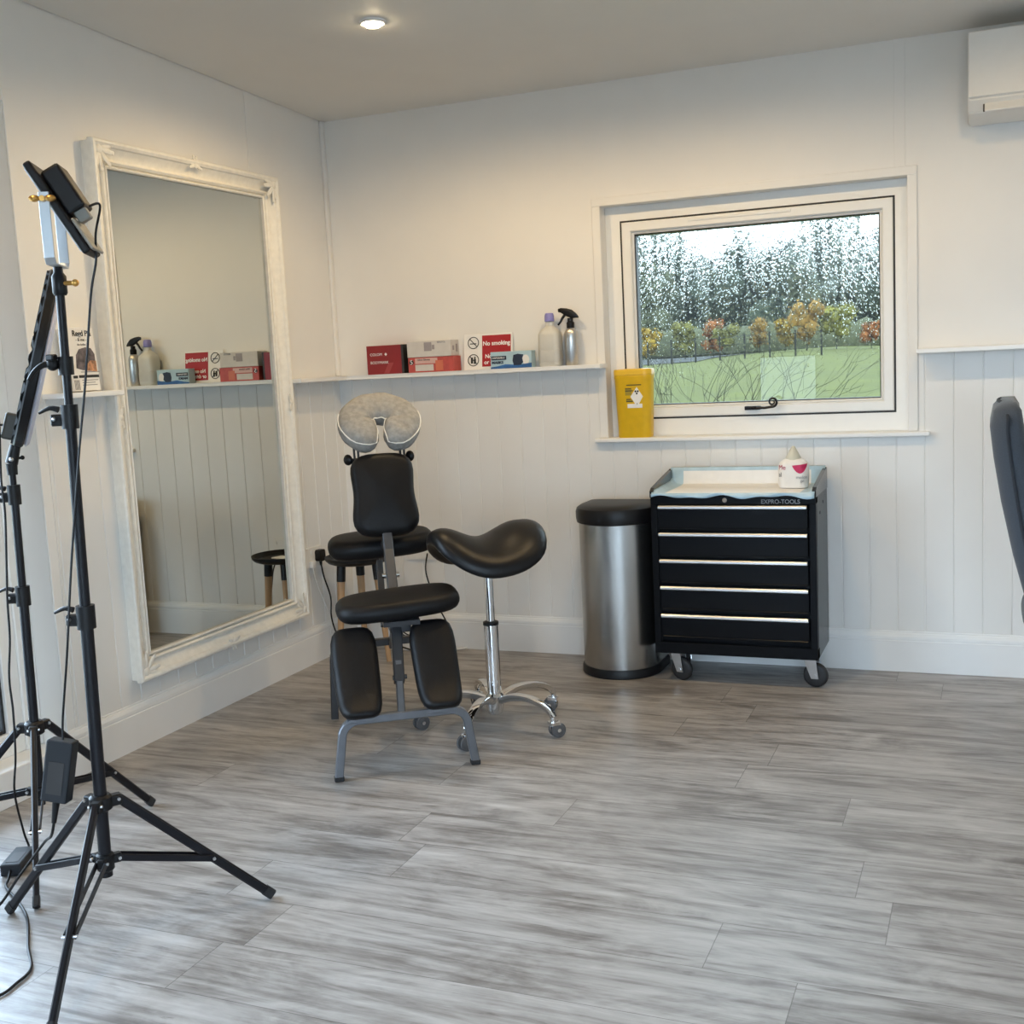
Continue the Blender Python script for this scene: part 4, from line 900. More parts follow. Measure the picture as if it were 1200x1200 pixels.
b = nb(); cyl(b, mcp(-0.024, -0.062, 0.30), mcp(0.022, -0.062, 0.30), 0.008, n=12); obj('locking_pin', b, M['dark_steel'], mc, True)
b = nb(); tube(b, [mcp(0.018, -0.20, 0.40), mcp(0.030, -0.42, 0.66), mcp(0.034, -0.52, 0.86)], 0.014, section=rect_sec(0.030, 0.034), upv=EX); obj('mast', b, M['mast_steel'], mc)
b = nb(); tube(b, [mcp(-0.016, -0.30, 0.42), mcp(0.0, -0.46, 0.62)], 0.01, section=rect_sec(0.018, 0.022), upv=EX); obj('brace', b, M['dark_steel'], mc)
for s in (-1, 1):
    b = nb(); cyl(b, mcp(0.024+s*0.017, -0.35, 0.585), mcp(0.024+s*0.030, -0.35, 0.585), 0.009, n=12); obj('bolt', b, M['chrome'], mc, True)
# seat
def sup(w, h, n=36, p=3.2, f=None):
    out = []
    for k in range(n):
        a = 2*PI*k/n; c, s = math.cos(a), math.sin(a); r = (abs(c)**p + abs(s)**p)**(-1/p); x, y = w/2*r*c, h/2*r*s
        out.append(f(x, y) if f else (x, y))
    return out
b = nb(); pad(b, sup(0.412, 0.225), 0.062, 0.029, 0.005, mcm((0.022, -0.185, 0.519), (1, 0, 0.050), (0, -1, 0.08))); obj('seat', b, M['leather'], mc, True, 1.2)
b = nb(); vs = box(b, (-0.06, -0.09, -0.052), (0.06, 0.09, -0.036)); vs += box(b, (-0.035, -0.05, -0.088), (0.035, 0.05, -0.050), 0.003, 1)
mm = mcm((0.022, -0.185, 0.520), (1, 0, 0), (0, -1, 0.10))
for v in b.verts: v.co = mm @ v.co
obj('seat_bracket', b, M['dark_steel'], mc)
# knee pads
def knee(o, sx_, tw):
    def f(x, y): return (x*(1+0.05*y/0.15), y)
    b = nb(); mm = mcm(o, (1, 0, 0), (tw, -0.60, 0.80)); pad(b, sup(0.148, 0.325, 40, 4.5, f), 0.064, 0.028, 0.004, mm)
    for v in b.verts:                      # rolled lower end, as in the moulded pads
        l = mm.inverted() @ v.co
        if l.y < -0.06: v.co += (mm.to_3x3() @ Vector((0, 0, 1)))*((-l.y-0.06)**2)*4.2
    obj('knee_pad', b, M['leather'], mc, True, 1.2)
    b = nb(); vs = box(b, (-0.045, -0.15, -0.042), (0.045, 0.06, -0.032)); 
    for v in b.verts: v.co = mm @ v.co
    obj('knee_bracket', b, M['grey_steel'], mc)
knee((-0.140, -0.050, 0.325), -1, 0.05); knee((0.118, -0.050, 0.328), 1, -0.16)
# chest pad
def cf(x, y): return (x*(1 - 0.085*math.cos(min(1, abs(y-0.01)/0.15)*PI*1.0) - 0.02*(y > 0)*y/0.15 + 0.02), y)
b = nb(); pad(b, sup(0.232, 0.302, 48, 3.6, cf), 0.072, 0.034, 0.010, mcm((0.036, -0.500, 0.850), (1, 0, 0), (0, -0.30, 1))); obj('chest_pad', b, M['leather'], mc, True, 1.2)
b = nb(); vs = box(b, (-0.10, 0.02, -0.060), (0.10, 0.150, -0.042), 0.004, 1)
mm = mcm((0.036, -0.500, 0.850), (1, 0, 0), (0, -0.30, 1))
for v in b.verts: v.co = mm @ v.co
obj('chest_plate', b, M['black_plastic'], mc)
for s in (-1, 1):
    b = nb(); ball(b, mm @ Vector((s*0.112, 0.145, -0.045)), 1.0, (0.018, 0.011, 0.020), 12, 8); obj('clamp_lever', b, M['black_plastic'], mc, True)
# arm pad
b = nb(); pad(b, sup(0.390, 0.20, 40, 3.0), 0.075, 0.034, 0.006, mcm((0.028, -0.63, 0.658), (1, 0, 0.035), (0, -1, 0.12))); obj('arm_pad', b, M['leather'], mc, True, 1.2)
b = nb(); tube(b, [mcp(0.03, -0.46, 0.70), mcp(0.03, -0.63, 0.60)], 0.012, section=rect_sec(0.026, 0.026), upv=EX); obj('arm_bracket', b, M['dark_steel'], mc)
# face cradle
FC = mcm((0.046, -0.60, 1.100), (1, 0, -0.01), (0, -0.70, 0.72))
CA, CB_ = 0.088, 0.070
NA = 48; A0, A1 = -84.0, 264.0
def csec(t, q, grow=0.0):
    """point on the padded horseshoe: t 0..1 along it, q round its section (0 = outer side, 90 = top)"""
    a = math.radians(A0 + (A1-A0)*t); tx, ty = -CA*math.sin(a), CB_*math.cos(a); L0 = math.hypot(tx, ty)
    e = min(t, 1-t)*NA/5.0; s = math.sqrt(max(0.03, 1-(1-min(1, e))**2)); bot = max(0, -math.sin(a))
    rw, rh = (0.062+0.004*bot+grow)*s, (0.046+0.006*bot+grow)*s; c, d = math.cos(q), math.sin(q)
    k = (abs(c)**2.6 + abs(d)**2.6)**(-1/2.6)
    return FC @ Vector((CA*math.cos(a) + ty/L0*rw*c*k, CB_*math.sin(a) - tx/L0*rw*c*k, rh*d*k + 0.0022*math.sin(9*a+3*q)*s))
b = nb(); ring_loft(b, [[csec(k/NA, 2*PI*i/26) for i in range(26)] for k in range(NA+1)]); fcv = obj('face_cradle', b, M['cover'], mc, True, 1.4)
HQ = math.radians(24); pts = [csec(0.72+0.28*k/9*0.955, HQ, 0.001) for k in range(10)]
pts += [csec(0.99, math.radians(q), 0.001) for q in (60, 90, 120)]
pts += [csec(0.975-0.95*k/34, PI-HQ, 0.001) for k in range(35)]
pts += [csec(0.01, math.radians(q), 0.001) for q in (120, 90, 60)]
pts += [csec(0.28-0.28*(9-k)/9*0.0-0.28*0.955*(9-k)/9, HQ, 0.001) for k in range(10)]
b = nb(); tube(b, pts, 0.0024, 6); obj('elastic_hem', b, M['elastic'], fcv, True)
for x in (-0.045, 0.121):
    for dx in (-0.010, 0.010):
        b = nb(); cyl(b, mcp(x+dx*0.7, -0.575, 0.93), mcp(x+dx*0.7, -0.60, 1.06), 0.0042, n=10); obj('cradle_rod', b, M['dark_steel'], mc, True)

# ------------------------------------------------------------------ saddle stool
ss = thing('saddle_stool', 'black saddle seat stool on a chrome five star base with castors', 'stool', (1.172, -1.04, 0))
b = nb(); lathe(b, [(0.017, 0.045), (0.026, 0.050), (0.032, 0.075), (0.034, 0.115), (0.026, 0.124), (0.026, 0.130)], 28); obj('hub', b, M['chrome'], ss, True)
b = nb(); cyl(b, (0, 0, 0.12), (0, 0, 0.372), 0.0255, n=28); cyl(b, (0, 0, 0.372), (0, 0, 0.379), 0.0275, 0.026, n=28); obj('outer_column', b, M['chrome'], ss, True)
b = nb(); lathe(b, [(0.0265, 0.372), (0.0280, 0.374), (0.0280, 0.384), (0.019, 0.388)], 28); obj('collar', b, M['black_plastic'], ss, True)
b = nb(); cyl(b, (0, 0, 0.35), (0, 0, 0.60), 0.0155, n=24); obj('gas_lift', b, M['chrome'], ss, True)
for k in range(5):
    a = math.radians(-160 + 72*k); d = Vector((math.cos(a), math.sin(a), 0)); sd = Vector((-d.y, d.x, 0))
    b = nb(); prof = [(0.020, 0.098), (0.08, 0.119), (0.14, 0.124), (0.20, 0.113), (0.240, 0.092), (0.258, 0.070)]; P = smooth_path([d*r + Vector((0, 0, z)) for r, z in prof], 5)
    rings = []
    for i, p in enumerate(P):
        t_ = i/(len(P)-1); tg = (P[min(i+1, len(P)-1)] - P[max(0, i-1)]).normalized(); u_ = tg.cross(sd).normalized()*-1
        w, h_ = 0.019*(1-0.35*t_), 0.015*(1-0.3*t_)
        rings.append([p + sd*w*x + u_*h_*y for x, y in ((-1, -.7), (-.75, .55), (-.3, 1), (.3, 1), (.75, .55), (1, -.7), (.5, -.85), (-.5, -.85))])
    ring_loft(b, rings); arm = obj('base_arm', b, M['chrome'], ss, True, 1.0)
    c = d*0.258; ang = a + (0.7, -0.5, 1.1, 2.3, 0.2)[k]; t2 = Vector((math.cos(ang), math.sin(ang), 0)); ax = Vector((-t2.y, t2.x, 0)); wc = c + t2*0.014 + Vector((0, 0, 0.0265))
    b = nb()
    for sgn in (-1, 1):
        n = 22; ring_loft(b, [[wc + ax*(sgn*o_) + t2*(r*math.cos(2*PI*i/n)) + Vector((0, 0, r*math.sin(2*PI*i/n))) for i in range(n)] for o_, r in ((0.005, 0.020), (0.007, 0.0265), (0.015, 0.0265), (0.017, 0.020))])
    cs = obj('castor', b, mat('smoky_castor', (0.10, 0.10, 0.105), 0.25) if k == 0 else M['smoke'], arm, True)
    if k == 0: M['smoke'] = cs.data.materials[0]
    b = nb(); cyl(b, c + Vector((0, 0, 0.048)), c + Vector((0, 0, 0.074)), 0.0095, n=14)
    ring_loft(b, [[c + ax*x*1.0 + t2*y + Vector((0, 0, z)) for x, y in ((-0.004, -0.012), (0.004, -0.012), (0.004, 0.026), (-0.004, 0.026))] for z in (0.022, 0.056)])
    ring_loft(b, [[c + ax*x + t2*y + Vector((0, 0, z)) for x, y in ((-0.018, -0.014), (0.018, -0.014), (0.018, 0.020), (-0.018, 0.020))] for z in (0.046, 0.056)])
    cyl(b, wc - ax*0.0185, wc + ax*0.0185, 0.007, n=12); obj('castor_housing', b, M['chrome'], arm, True)
# saddle: u along the length, v across; ends turn up, flanks droop
SA = math.radians(46)
b = nb(); NU, NV = 36, 26
def sad(u, v):                # u,v in -1..1 disc -> top surface
    hw = 0.185*(1 - 0.20*max(0, -u)**1.3)*(1 + 0.06*u); a_ = min(1.0, abs(u+0.08)/0.72); lift = 0.044*(1-math.cos(PI*a_))/2 - 0.10*max(0.0, abs(u)-0.70)**2
    x = 0.204*u - 0.006; y = hw*v
    z = lift*(1 - 0.7*v*v) - 0.078*abs(v)**2.0 - 0.012*max(0.0, -u)*v*v
    return x, y, z
TOP, BOT = [], []
rings_t = []
for i in range(14):
    r = i/13.0
    rr_ = r
    ring = []
    for k in range(56):
        a = 2*PI*k/56; p_ = 2.9; cc, s_ = math.cos(a), math.sin(a); q = (abs(cc)**p_ + abs(s_)**p_)**(-1/p_)
        ring.append((rr_*q*cc, rr_*q*s_))
    rings_t.append(ring)
def mkring(ring, drop, shrink=1.0): 
    out = []
    for u, v in ring:
        x, y, z = sad(u*shrink, v*shrink); out.append(Vector((x, y, z - drop)))
    return out
RR = []
for i in range(1, 13): RR.append(mkring(rings_t[i], 0.0, 1.0) if i < 12 else mkring(rings_t[12], 0.002, 1.0))
last = rings_t[13]
for (sh__, dr) in ((0.968, 0.006), (0.992, 0.014), (1.0, 0.026), (0.995, 0.038), (0.97, 0.048), (0.90, 0.054), (0.5, 0.056), (0.08, 0.058)): RR.append(mkring(last, dr, sh__))
vs = ring_loft(b, RR)
mm = Matrix.Translation(Vector((0, 0, 0.694))) @ Matrix.Rotation(SA, 4, 'Z') @ Matrix.Rotation(math.radians(0), 4, 'Y')
for v in vs: v.co = mm @ v.co
obj('saddle_seat', b, M['saddle'], ss, True, 1.3)
b = nb(); vs = box(b, (-0.08, -0.06, -0.082), (0.08, 0.06, -0.058), 0.004, 1)
for v in b.verts: v.co = mm @ v.co
cyl(b, (0, 0, 0.585), (0, 0, 0.62), 0.022, n=20); obj('tilt_bracket', b, M['black_metal'], ss)

# ------------------------------------------------------------------ upholstered chair at the right
uc = thing('upholstered_chair', 'dark slate upholstered high back chair facing away at the right', 'chair', (3.042, -0.86, 0), 0.0)
b = nb(); secs = []
for (x, z, hw, t_) in ((-0.130, 0.40, 0.20, 0.055), (-0.165, 0.52, 0.215, 0.065), (-0.200, 0.66, 0.235, 0.075), (-0.232, 0.82, 0.245, 0.085), (-0.252, 0.95, 0.245, 0.09), (-0.262, 1.04, 0.24, 0.09), (-0.255, 1.085, 0.225, 0.075), (-0.238, 1.108, 0.19, 0.04)):
    secs.append([Vector((x + px + 0.10*(py/hw)**2*0.5, py, z)) for px, py in [(q[0]+t_*0.5, q[1]) for q in rrect(t_, 2*hw, t_*0.45, 6)]])
ring_loft(b, secs); obj('backrest', b, M['slate'], uc, True, 1.2)
def bk(z):
    T_ = ((0.40, -0.130, 0.20, 0.055), (0.52, -0.165, 0.215, 0.065), (0.66, -0.200, 0.235, 0.075), (0.82, -0.232, 0.245, 0.085), (0.95, -0.252, 0.245, 0.09), (1.04, -0.262, 0.24, 0.09), (1.085, -0.255, 0.225, 0.075), (1.108, -0.238, 0.19, 0.04))
    for p, q in zip(T_[:-1], T_[1:]):
        if p[0] <= z <= q[0]:
            f_ = (z-p[0])/(q[0]-p[0]); return [p[k]+(q[k]-p[k])*f_ for k in (1, 2, 3)]
pp = [(bk(z)[0]+0.05+bk(z)[2]*0.35, -bk(z)[1]+0.001, z) for z in (0.46, 0.56, 0.68, 0.80, 0.92, 1.02, 1.07)]
pp2 = [(x, -y, z) for x, y, z in reversed(pp)]
pp += [(-0.195, -0.12, 1.103), (-0.205, 0.0, 1.105), (-0.195, 0.12, 1.103)] + pp2
b = nb(); tube(b, pp, 0.005, 8, 5); obj('piping', b, M['piping'], uc, True)
b = nb(); pad(b, sup(0.47, 0.48, 40, 4.0), 0.10, 0.045, 0.015, Matrix.Translation((0.10, 0, 0.45))); obj('seat', b, M['slate'], uc, True, 1.2)
for sx_ in (-0.06, 0.28):
    for sy_ in (-0.19, 0.19):
        b = nb(); cyl(b, (sx_, sy_, 0.41), (sx_ + (0.05 if sx_ > 0 else -0.03), sy_*1.12, 0), 0.016, 0.010, 12); obj('leg', b, M['black_metal'], uc, True)

# ------------------------------------------------------------------ light stands
def stand(name, label, c, feet_ang, zhub, zlow, stages, R, lean=(0, 0), knob_dir=(-1, -0.3)):
    r = thing(name, label, 'light stand', (c[0], c[1], 0))
    for i, (z0, z1, rad) in enumerate(stages):
        b = nb(); cyl(b, (0, 0, z0), (0, 0, z1), rad, n=18); obj('pole', b, M['black_metal'], r, True)
    kd = Vector((knob_dir[0], knob_dir[1], 0)).normalized()
    for (z0, z1, rad) in stages[:-1]:
        b = nb(); cyl(b, (0, 0, z1-0.045), (0, 0, z1+0.008), rad+0.0065, n=18); box(b, (-0.010, -0.010, -0.020), (0.030, 0.010, 0.006), 0.003, 1, rot=(0, 0, math.atan2(kd.y, kd.x)), loc=(kd.x*rad, kd.y*rad, z1-0.018)); cl = obj('clamp', b, M['black_plastic'], r, True)
        b = nb(); k = Vector((0, 0, z1-0.002)) + kd*(rad+0.014); tube(b, [k, k + kd*0.02 + Vector((0, 0, 0.004)), k + kd*0.045 + Vector((0, 0, -0.006))], 0.006, 8, 3, rfun=lambda t: 1.2-0.7*t); obj('clamp_lever', b, M['black_plastic'], cl, True)
        b = nb(); ball(b, Vector((0, 0, z1-0.022)) + kd*(rad+0.020) + Vector((-kd.y, kd.x, 0))*0.011, 0.0045); obj('rivet', b, M['zinc'], cl, True)
    b = nb(); lathe(b, [(0.020, zhub-0.022), (0.026, zhub-0.018), (0.026, zhub+0.010), (0.020, zhub+0.016)], 20)
    for a in feet_ang:
        d = Vector((math.cos(a), math.sin(a), 0)); box(b, (0.018, -0.012, -0.016), (0.046, 0.012, 0.010), 0.003, 1, rot=(0, 0, a), loc=(0, 0, zhub))
    obj('hub', b, M['black_plastic'], r, True)
    b = nb(); lathe(b, [(0.015, zlow-0.028), (0.020, zlow-0.022), (0.020, zlow+0.012), (0.016, zlow+0.016)], 20)
    for a in feet_ang: box(b, (0.014, -0.010, -0.012), (0.036, 0.010, 0.010), 0.003, 1, rot=(0, 0, a), loc=(0, 0, zlow))
    obj('lower_hub', b, M['black_plastic'], r, True)
    for i, a in enumerate(feet_ang):
        d = Vector((math.cos(a), math.sin(a), 0)); sd = Vector((-d.y, d.x, 0)); Rr = R[i]
        A = d*0.038 + Vector((0, 0, zhub)); B = d*Rr + Vector((0, 0, 0.011))
        b = nb(); tube(b, [A, B], 0.009, section=rect_sec(0.022, 0.015, 0.004), upv=sd); lg = obj('leg', b, M['black_metal'], r, True)
        b = nb(); tube(b, [A.lerp(B, 0.955), B + (B-A).normalized()*0.004], 0.012, section=rect_sec(0.025, 0.018, 0.004), upv=sd); obj('foot_cap', b, M['rubber'], lg)
        Kp = A.lerp(B, 0.60); L1 = d*0.030 + Vector((0, 0, zlow))
        b = nb()
        for o_ in (-0.011, 0.011): tube(b, [L1 + sd*o_, Kp + sd*o_], 0.006, section=rect_sec(0.004, 0.016, 0.001), upv=sd.cross(Kp-L1))
        obj('brace', b, M['black_metal'], lg)
        for p in (Kp, L1, A):
            b = nb(); cyl(b, p - sd*0.0165, p + sd*0.0165, 0.0038, n=10); obj('pivot_pin', b, M['zinc'], lg, True)
    for ch_ in r.children_recursive:          # stand parts sheared sideways with height, offsetting camera fit error
        for v in ch_.data.vertices: v.co += Vector((lean[0], lean[1], 0))*v.co.z
    return r
S1 = (0.927, -2.757); LN1 = (0.0125, 0.0118)
fa = lambda s, p: math.atan2(p[1]-s[1], p[0]-s[0])
f1 = [(1.16, -2.448), (0.566, -2.71), (1.085, -3.115)]
stand1 = stand('light_stand', 'black tripod stand carrying the square work light, nearest the camera', S1, [fa(S1, p) for p in f1], 0.345, 0.205,
      [(0.165, 0.795, 0.0145), (0.75, 1.245, 0.0120), (1.2, 1.535, 0.0095)], [math.hypot(p[0]-S1[0], p[1]-S1[1]) for p in f1], LN1)
S2 = (0.392, -2.412); LN2 = (0.0125, 0.0118)
f2 = [(0.436, -2.018), (0.618, -2.675), (0.055, -2.55)]
stand('light_stand', 'black tripod stand carrying the ring light, nearest the glazed door', S2, [fa(S2, p) for p in f2], 0.372, 0.190,
      [(0.150, 0.755, 0.0125), (0.72, 1.03, 0.0105), (0.99, 1.10, 0.0085)], [math.hypot(p[0]-S2[0], p[1]-S2[1]) for p in f2], LN2)

b = nb(); z_ = 1.338; cyl(b, (0, 0, z_-0.02), (0, 0, z_+0.02), 0.0165, n=16); ball(b, (-0.020, -0.018, z_+0.004), 0.014); tube(b, [(-0.02, -0.018, z_+0.004), (-0.034, -0.030, z_+0.004), (-0.048, -0.042, z_-0.008), (-0.060, -0.050, z_-0.028)], 0.006, 8, 4, rfun=lambda t: 1.3-0.5*t); box(b, (-0.030, -0.030, z_+0.012), (-0.008, -0.012, z_+0.026), 0.003, 1)
for v in b.verts: v.co += Vector((LN1[0], LN1[1], 0))*v.co.z  # bracket takes the same sideways shear as the stand
obj('side_bracket', b, M['black_plastic'], stand1, True)
# square LED work light on the first stand
wl = thing('work_light', 'tilted square work light in a grey yoke on the nearest stand', 'light', (S1[0]+LN1[0]*1.535, S1[1]+LN1[1]*1.535, 1.535))
b = nb(); lathe(b, [(0.0125, -0.045), (0.0155, -0.040), (0.0155, -0.004), (0.010, 0.004), (0.010, 0.018)], 18); sg_ = obj('spigot', b, M['black_plastic'], wl, True)
b = nb(); cyl(b, (0.012, 0, -0.02), (0.034, 0.008, -0.02), 0.005, n=10); ball(b, (0.036, 0.0085, -0.02), 0.008); obj('thumb_screw', b, M['brass'], sg_, True)
YD = (Vector((0.69, -0.725, 0))*0.97 - Vector((0.725, 0.69, 0))*0.22).normalized(); YN = Vector((-YD.y, YD.x, 0))      # yoke spans along YD, panel tips about YD
b = nb(); Wy = 0.068
pts = [YD*(-Wy) + Vector((0, 0, 0.165)), YD*(-Wy) + Vector((0, 0, 0.030)), YD*(-Wy+0.012) + Vector((0, 0, 0.018)), YD*(Wy-0.012) + Vector((0, 0, 0.018)), YD*Wy + Vector((0, 0, 0.030)), YD*Wy + Vector((0, 0, 0.165))]
tube(b, pts, 0.01, section=rect_sec(0.004, 0.022, 0.001), upv=YN); obj('yoke', b, M['grey_alu'], wl)
PC = Vector((0.725, 0.69, 0))*0.006 + Vector((0, 0, 0.155)); pdir = (Vector((0.725, 0.69, 0))*0.50 + Vector((0, 0, -0.86))).normalized()   # long axis of the panel, running down and outwards
PX = YD; PYv = pdir
PM = basis(PC, PX, PYv)
b = nb(); vs = box(b, (-0.060, -0.084, -0.006), (0.060, 0.135, 0.012), 0.005, 2)
for v in b.verts: v.co = PM @ v.co
obj('lamp_panel', b, M['black_plastic'], wl)
b = nb(); box(b, (-0.052, -0.076, -0.0085), (0.052, 0.127, -0.005), 0.002, 1)
for v in b.verts: v.co = PM @ v.co
obj('diffuser', b, M['opal'], wl)
b = nb(); box(b, (-0.058, 0.06, 0.013), (0.058, 0.134, 0.020), 0.002, 1)
for v in b.verts: v.co = PM @ v.co
obj('back_plate', b, M['grey_plastic'], wl)
b = nb(); box(b, (-0.045, -0.055, 0.013), (0.045, 0.048, 0.056), 0.006, 2)
for v in b.verts: v.co = PM @ v.co
obj('driver_box', b, M['black_plastic'], wl)
b = nb(); box(b, (0.0, 0.046, 0.022), (0.032, 0.072, 0.050), 0.003, 1)
for v in b.verts: v.co = PM @ v.co
obj('cable_gland', b, M['grey_plastic'], wl)
b = nb(); c0 = YD*(Wy+0.006) + Vector((0, 0, 0.150)); cyl(b, c0 - YD*0.01, c0 + YD*0.012, 0.006, n=12)
for s in (-1, 1): ball(b, c0 + YD*0.008 + YN*0.016*s, 1.0, (0.012, 0.012, 0.007), 10, 8)
obj('wing_nut', b, M['brass'], wl, True)
gp = wl.location + (PM @ Vector((0.03, 0.052, 0.058)))
# ring light on the second stand
rl = thing('ring_light', 'black ring light seen edge on with a pale diffuser, by the door', 'light', (S2[0]+LN2[0]*1.095, S2[1]+LN2[1]*1.095, 1.095))
vd = (Vector((2.826-S2[0], -4.753-S2[1], 0))).normalized(); vr = Vector((-vd.y, vd.x, 0))     # vr: to the right as seen from the room
lean = math.radians(16.5); rn = (vr*math.cos(lean) - Vector((0, 0, math.sin(lean)))); ru = (Vector((0, 0, math.cos(lean))) + vr*math.sin(lean)).normalized()
rn = (rn + vd*0.015).normalized()
RL = basis((0, 0, 0), vd - rn*vd.dot(rn), ru); 
if (RL.to_3x3() @ Vector((0, 0, 1))).dot(rn) < 0: RL = basis((0, 0, 0), -(vd - rn*vd.dot(rn)), ru)
CR = ru*0.268 + Vector((0, 0, 0.02)); RL.translation = CR + rn*0.012
def annulus(b, ro, ri, z0, z1, bev, M4, n=64):
    pr = [(ri, z0), (ro-bev, z0), (ro, z0+bev), (ro, z1-bev), (ro-bev, z1), (ri, z1)]
    V = [[b.verts.new(M4 @ Vector((r*math.cos(2*PI*i/n), r*math.sin(2*PI*i/n), z))) for r, z in pr] for i in range(n)]
    for i in range(n):
        A_, B_ = V[i], V[(i+1) % n]
        for k in range(len(pr)):
            k2 = (k+1) % len(pr); b.faces.new((A_[k], A_[k2], B_[k2], B_[k]))
b = nb(); annulus(b, 0.240, 0.150, -0.014, 0.012, 0.004, RL); obj('ring_housing', b, M['black_plastic'], rl, True)
b = nb(); annulus(b, 0.236, 0.155, 0.0115, 0.026, 0.008, RL); obj('diffuser', b, M['opal'], rl, True)
b = nb(); n_ = 112
VV = [[b.verts.new(RL @ Vector((r*math.cos(2*PI*i/n_), r*math.sin(2*PI*i/n_), z))) for r, z in ((0.165, -0.0125), (0.236, -0.0125), (0.234, -0.0145 - 0.005*(i % 4 < 2)), (0.167, -0.0145 - 0.005*(i % 4 < 2)))] for i in range(n_)]
for i in range(n_):
    for k in range(4): b.faces.new((VV[i][k], VV[i][(k+1) % 4], VV[(i+1) % n_][(k+1) % 4], VV[(i+1) % n_][k]))
obj('vent_grille', b, M['matt_black'], rl)
b = nb(); vs = box(b, (-0.045, -0.225, -0.046), (0.045, -0.155, -0.012), 0.006, 2)
for v in b.verts: v.co = RL @ v.co
obj('control_box', b, mat('olive_black_plastic', (0.035, 0.035, 0.028), 0.45), rl)
b = nb(); cyl(b, (0, 0, -0.03), (0, 0, 0.0), 0.013, 0.015, 18); cyl(b, (0, 0, 0.0), ru*0.05, 0.0165, 0.0135, 18); obj('tilt_joint', b, M['black_plastic'], rl, True)
b = nb(); ball(b, vd*0.016 + Vector((0, 0, 0.012)), 0.006); obj('joint_screw', b, M['zinc'], rl, True)
b = nb(); cyl(b, vr*0.012 + Vector((0, 0, 0.012)), vr*0.026 + Vector((0, 0, 0.014)), 0.0035, n=10); ball(b, vr*0.028 + Vector((0, 0, 0.014)), 0.006); obj('tilt_knob', b, M['black_plastic'], rl, True)

# adaptors and leads
def brick(name, label, loc, M3, parent=None):
    r = thing(name, label, 'power adaptor', loc)
    b = nb(); box(b, (-0.027, -0.062, -0.0165), (0.027, 0.062, 0.0165), 0.004, 2)
    for v in b.verts: v.co = M3 @ v.co
    obj('housing', b, M['adaptor'], r)
    b = nb(); box(b, (-0.016, -0.045, 0.0163), (0.016, 0.020, 0.0172))
    for v in b.verts: v.co = M3 @ v.co
    obj('rating_label', b, M['card_dark'], r)
    return r
M['adaptor'] = mat('charcoal_adaptor', (0.011, 0.013, 0.017), 0.5, spec=0.35)
# hanging brick: close to the first stand pole, on its door side
HB = Vector((0.862, -2.797, 0.428))
_y = Vector((0.14, 0.13, 0.98)).normalized(); _x = Vector((0.95, 0.30, 0)); _x = (_x - _y*_x.dot(_y)).normalized(); Mh = basis((0, 0, 0), _x, _y).to_3x3()*1.15
brick('power_adaptor', 'charcoal power adaptor hanging from its cable beside the nearest stand', HB, Mh)
top = HB + Mh @ Vector((0, 0.062, 0)); bot_ = HB - Mh @ Vector((0, 0.062, 0))
def along(z, off, fwd=0.02): return Vector((S1[0]+LN1[0]*z+0.725*off+0.69*fwd, S1[1]+LN1[1]*z+0.69*off-0.725*fwd, z))
b = nb(); tube(b, [gp, gp + Vector((0.018, 0.014, 0.002)), along(1.62, 0.082), along(1.56, 0.078), along(1.485, 0.062), along(1.30, 0.037), along(1.13, 0.010, 0.024), along(0.90, -0.022, 0.024), along(0.70, -0.046), top + Vector((0.004, 0.002, 0.05)), top], 0.0027, 8, 8)
tag(obj('power_cable', b, M['black_plastic'], None, True), 'black cable hanging from the work light along the nearest stand', 'cable')
FB = Vector((0.376, -2.492, 0.0185))
Mf = basis((0, 0, 0), (0.90, 0.44, 0), (-0.44, 0.90, 0)).to_3x3()
brick('power_adaptor', 'charcoal power adaptor lying on the floor by the ring light stand', FB, Mf)
b = nb(); cyl(b, bot_ + Mh @ Vector((0, 0.002, 0)), bot_ - Mh @ Vector((0, 0.045, 0)), 0.009, 0.0055, 12)
q0 = bot_ - Mh @ Vector((0, 0.045, 0))
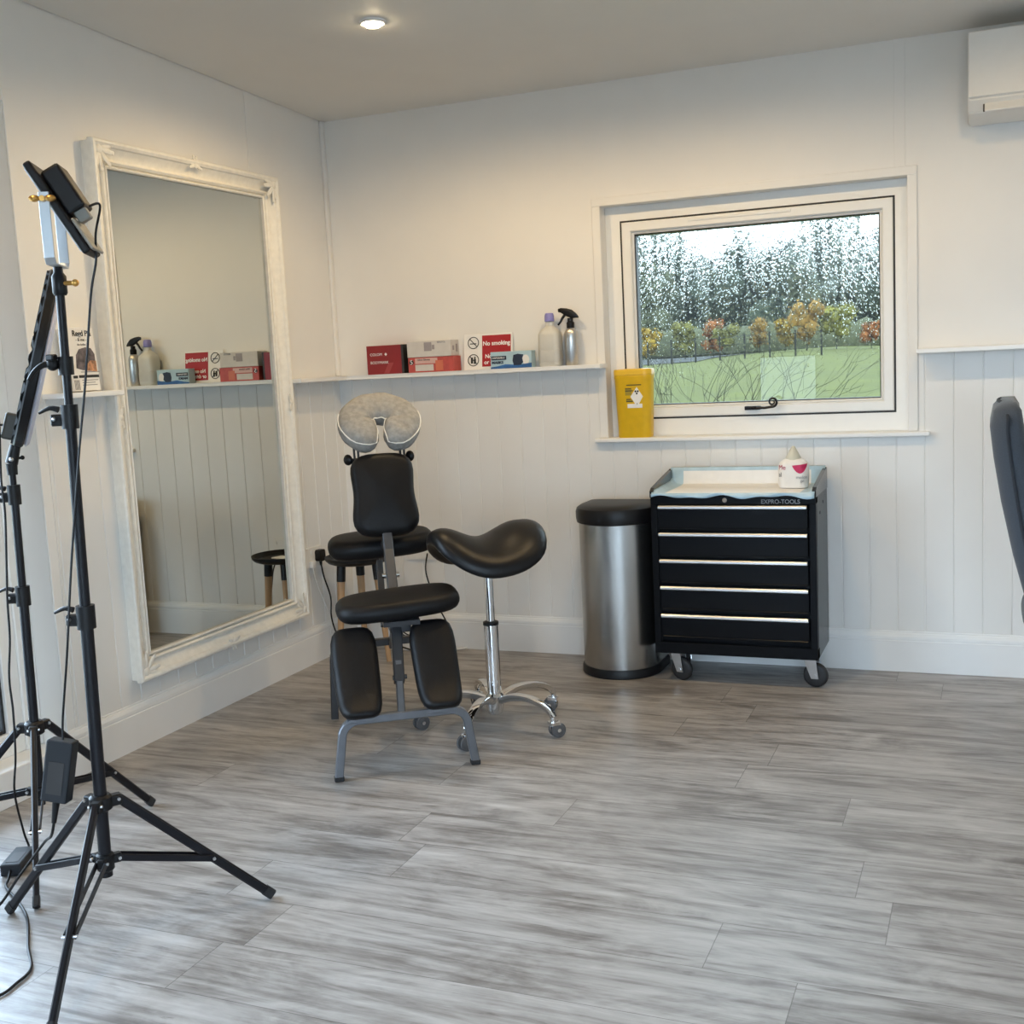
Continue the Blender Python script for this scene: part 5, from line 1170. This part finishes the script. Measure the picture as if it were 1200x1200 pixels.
tube(b, [q0, q0 + Vector((-0.025, 0.012, -0.04)), Vector((0.735, -2.742, 0.217)), Vector((0.625, -2.726, 0.11)), Vector((0.535, -2.73, 0.014)), Vector((0.46, -2.78, 0.006)), Vector((0.36, -2.90, 0.006)), Vector((0.20, -2.98, 0.006))], 0.0034, 8, 8)
tag(obj('power_cable', b, M['black_plastic'], None, True), 'black mains lead dropping from the hanging adaptor to the floor', 'cable')
cb0 = rl.location + RL @ Vector((-0.02, -0.19, -0.044))
tube_pts = [cb0, cb0 - vr*0.022 + Vector((0, 0, 0.006)), Vector((0.400, -2.409, 1.225)), Vector((0.403, -2.408, 1.194)), Vector((0.393, -2.411, 1.058)), Vector((0.394, -2.411, 0.966)), Vector((0.384, -2.415, 0.828)), Vector((0.377, -2.418, 0.735)), Vector((0.373, -2.420, 0.629)), Vector((0.361, -2.425, 0.522)), Vector((0.362, -2.425, 0.426)), Vector((0.356, -2.428, 0.30)), Vector((0.343, -2.432, 0.20)), Vector((0.335, -2.425, 0.07)), FB + Mf @ Vector((0, 0.085, 0.004)), FB + Mf @ Vector((0, 0.062, 0.0))]
SH_ = vd*0.035 - vr*0.012
b = nb(); tube(b, [p + (SH_ if 2 <= i <= 12 else Vector((0, 0, 0))) for i, p in enumerate(tube_pts)], 0.003, 8, 6)
tag(obj('power_cable', b, M['black_plastic'], None, True), 'wavy black cable from the ring light down to the floor adaptor', 'cable')
b = nb(); e0 = FB - Mf @ Vector((0, 0.062, 0))
tube(b, [e0, e0 + Vector((0.018, -0.025, -0.010)), Vector((0.448, -2.606, 0.0045)), Vector((0.545, -2.662, 0.0045)), Vector((0.640, -2.728, 0.0045)), Vector((0.752, -2.838, 0.0045)), Vector((0.834, -2.913, 0.0045)), Vector((0.852, -2.971, 0.0045)), Vector((0.850, -3.035, 0.0045)), Vector((0.76, -3.12, 0.0045)), Vector((0.55, -3.2, 0.0045))], 0.0036, 8, 8)
tag(obj('power_cable', b, M['black_plastic'], None, True), 'black mains lead curving over the floor from the floor adaptor', 'cable')
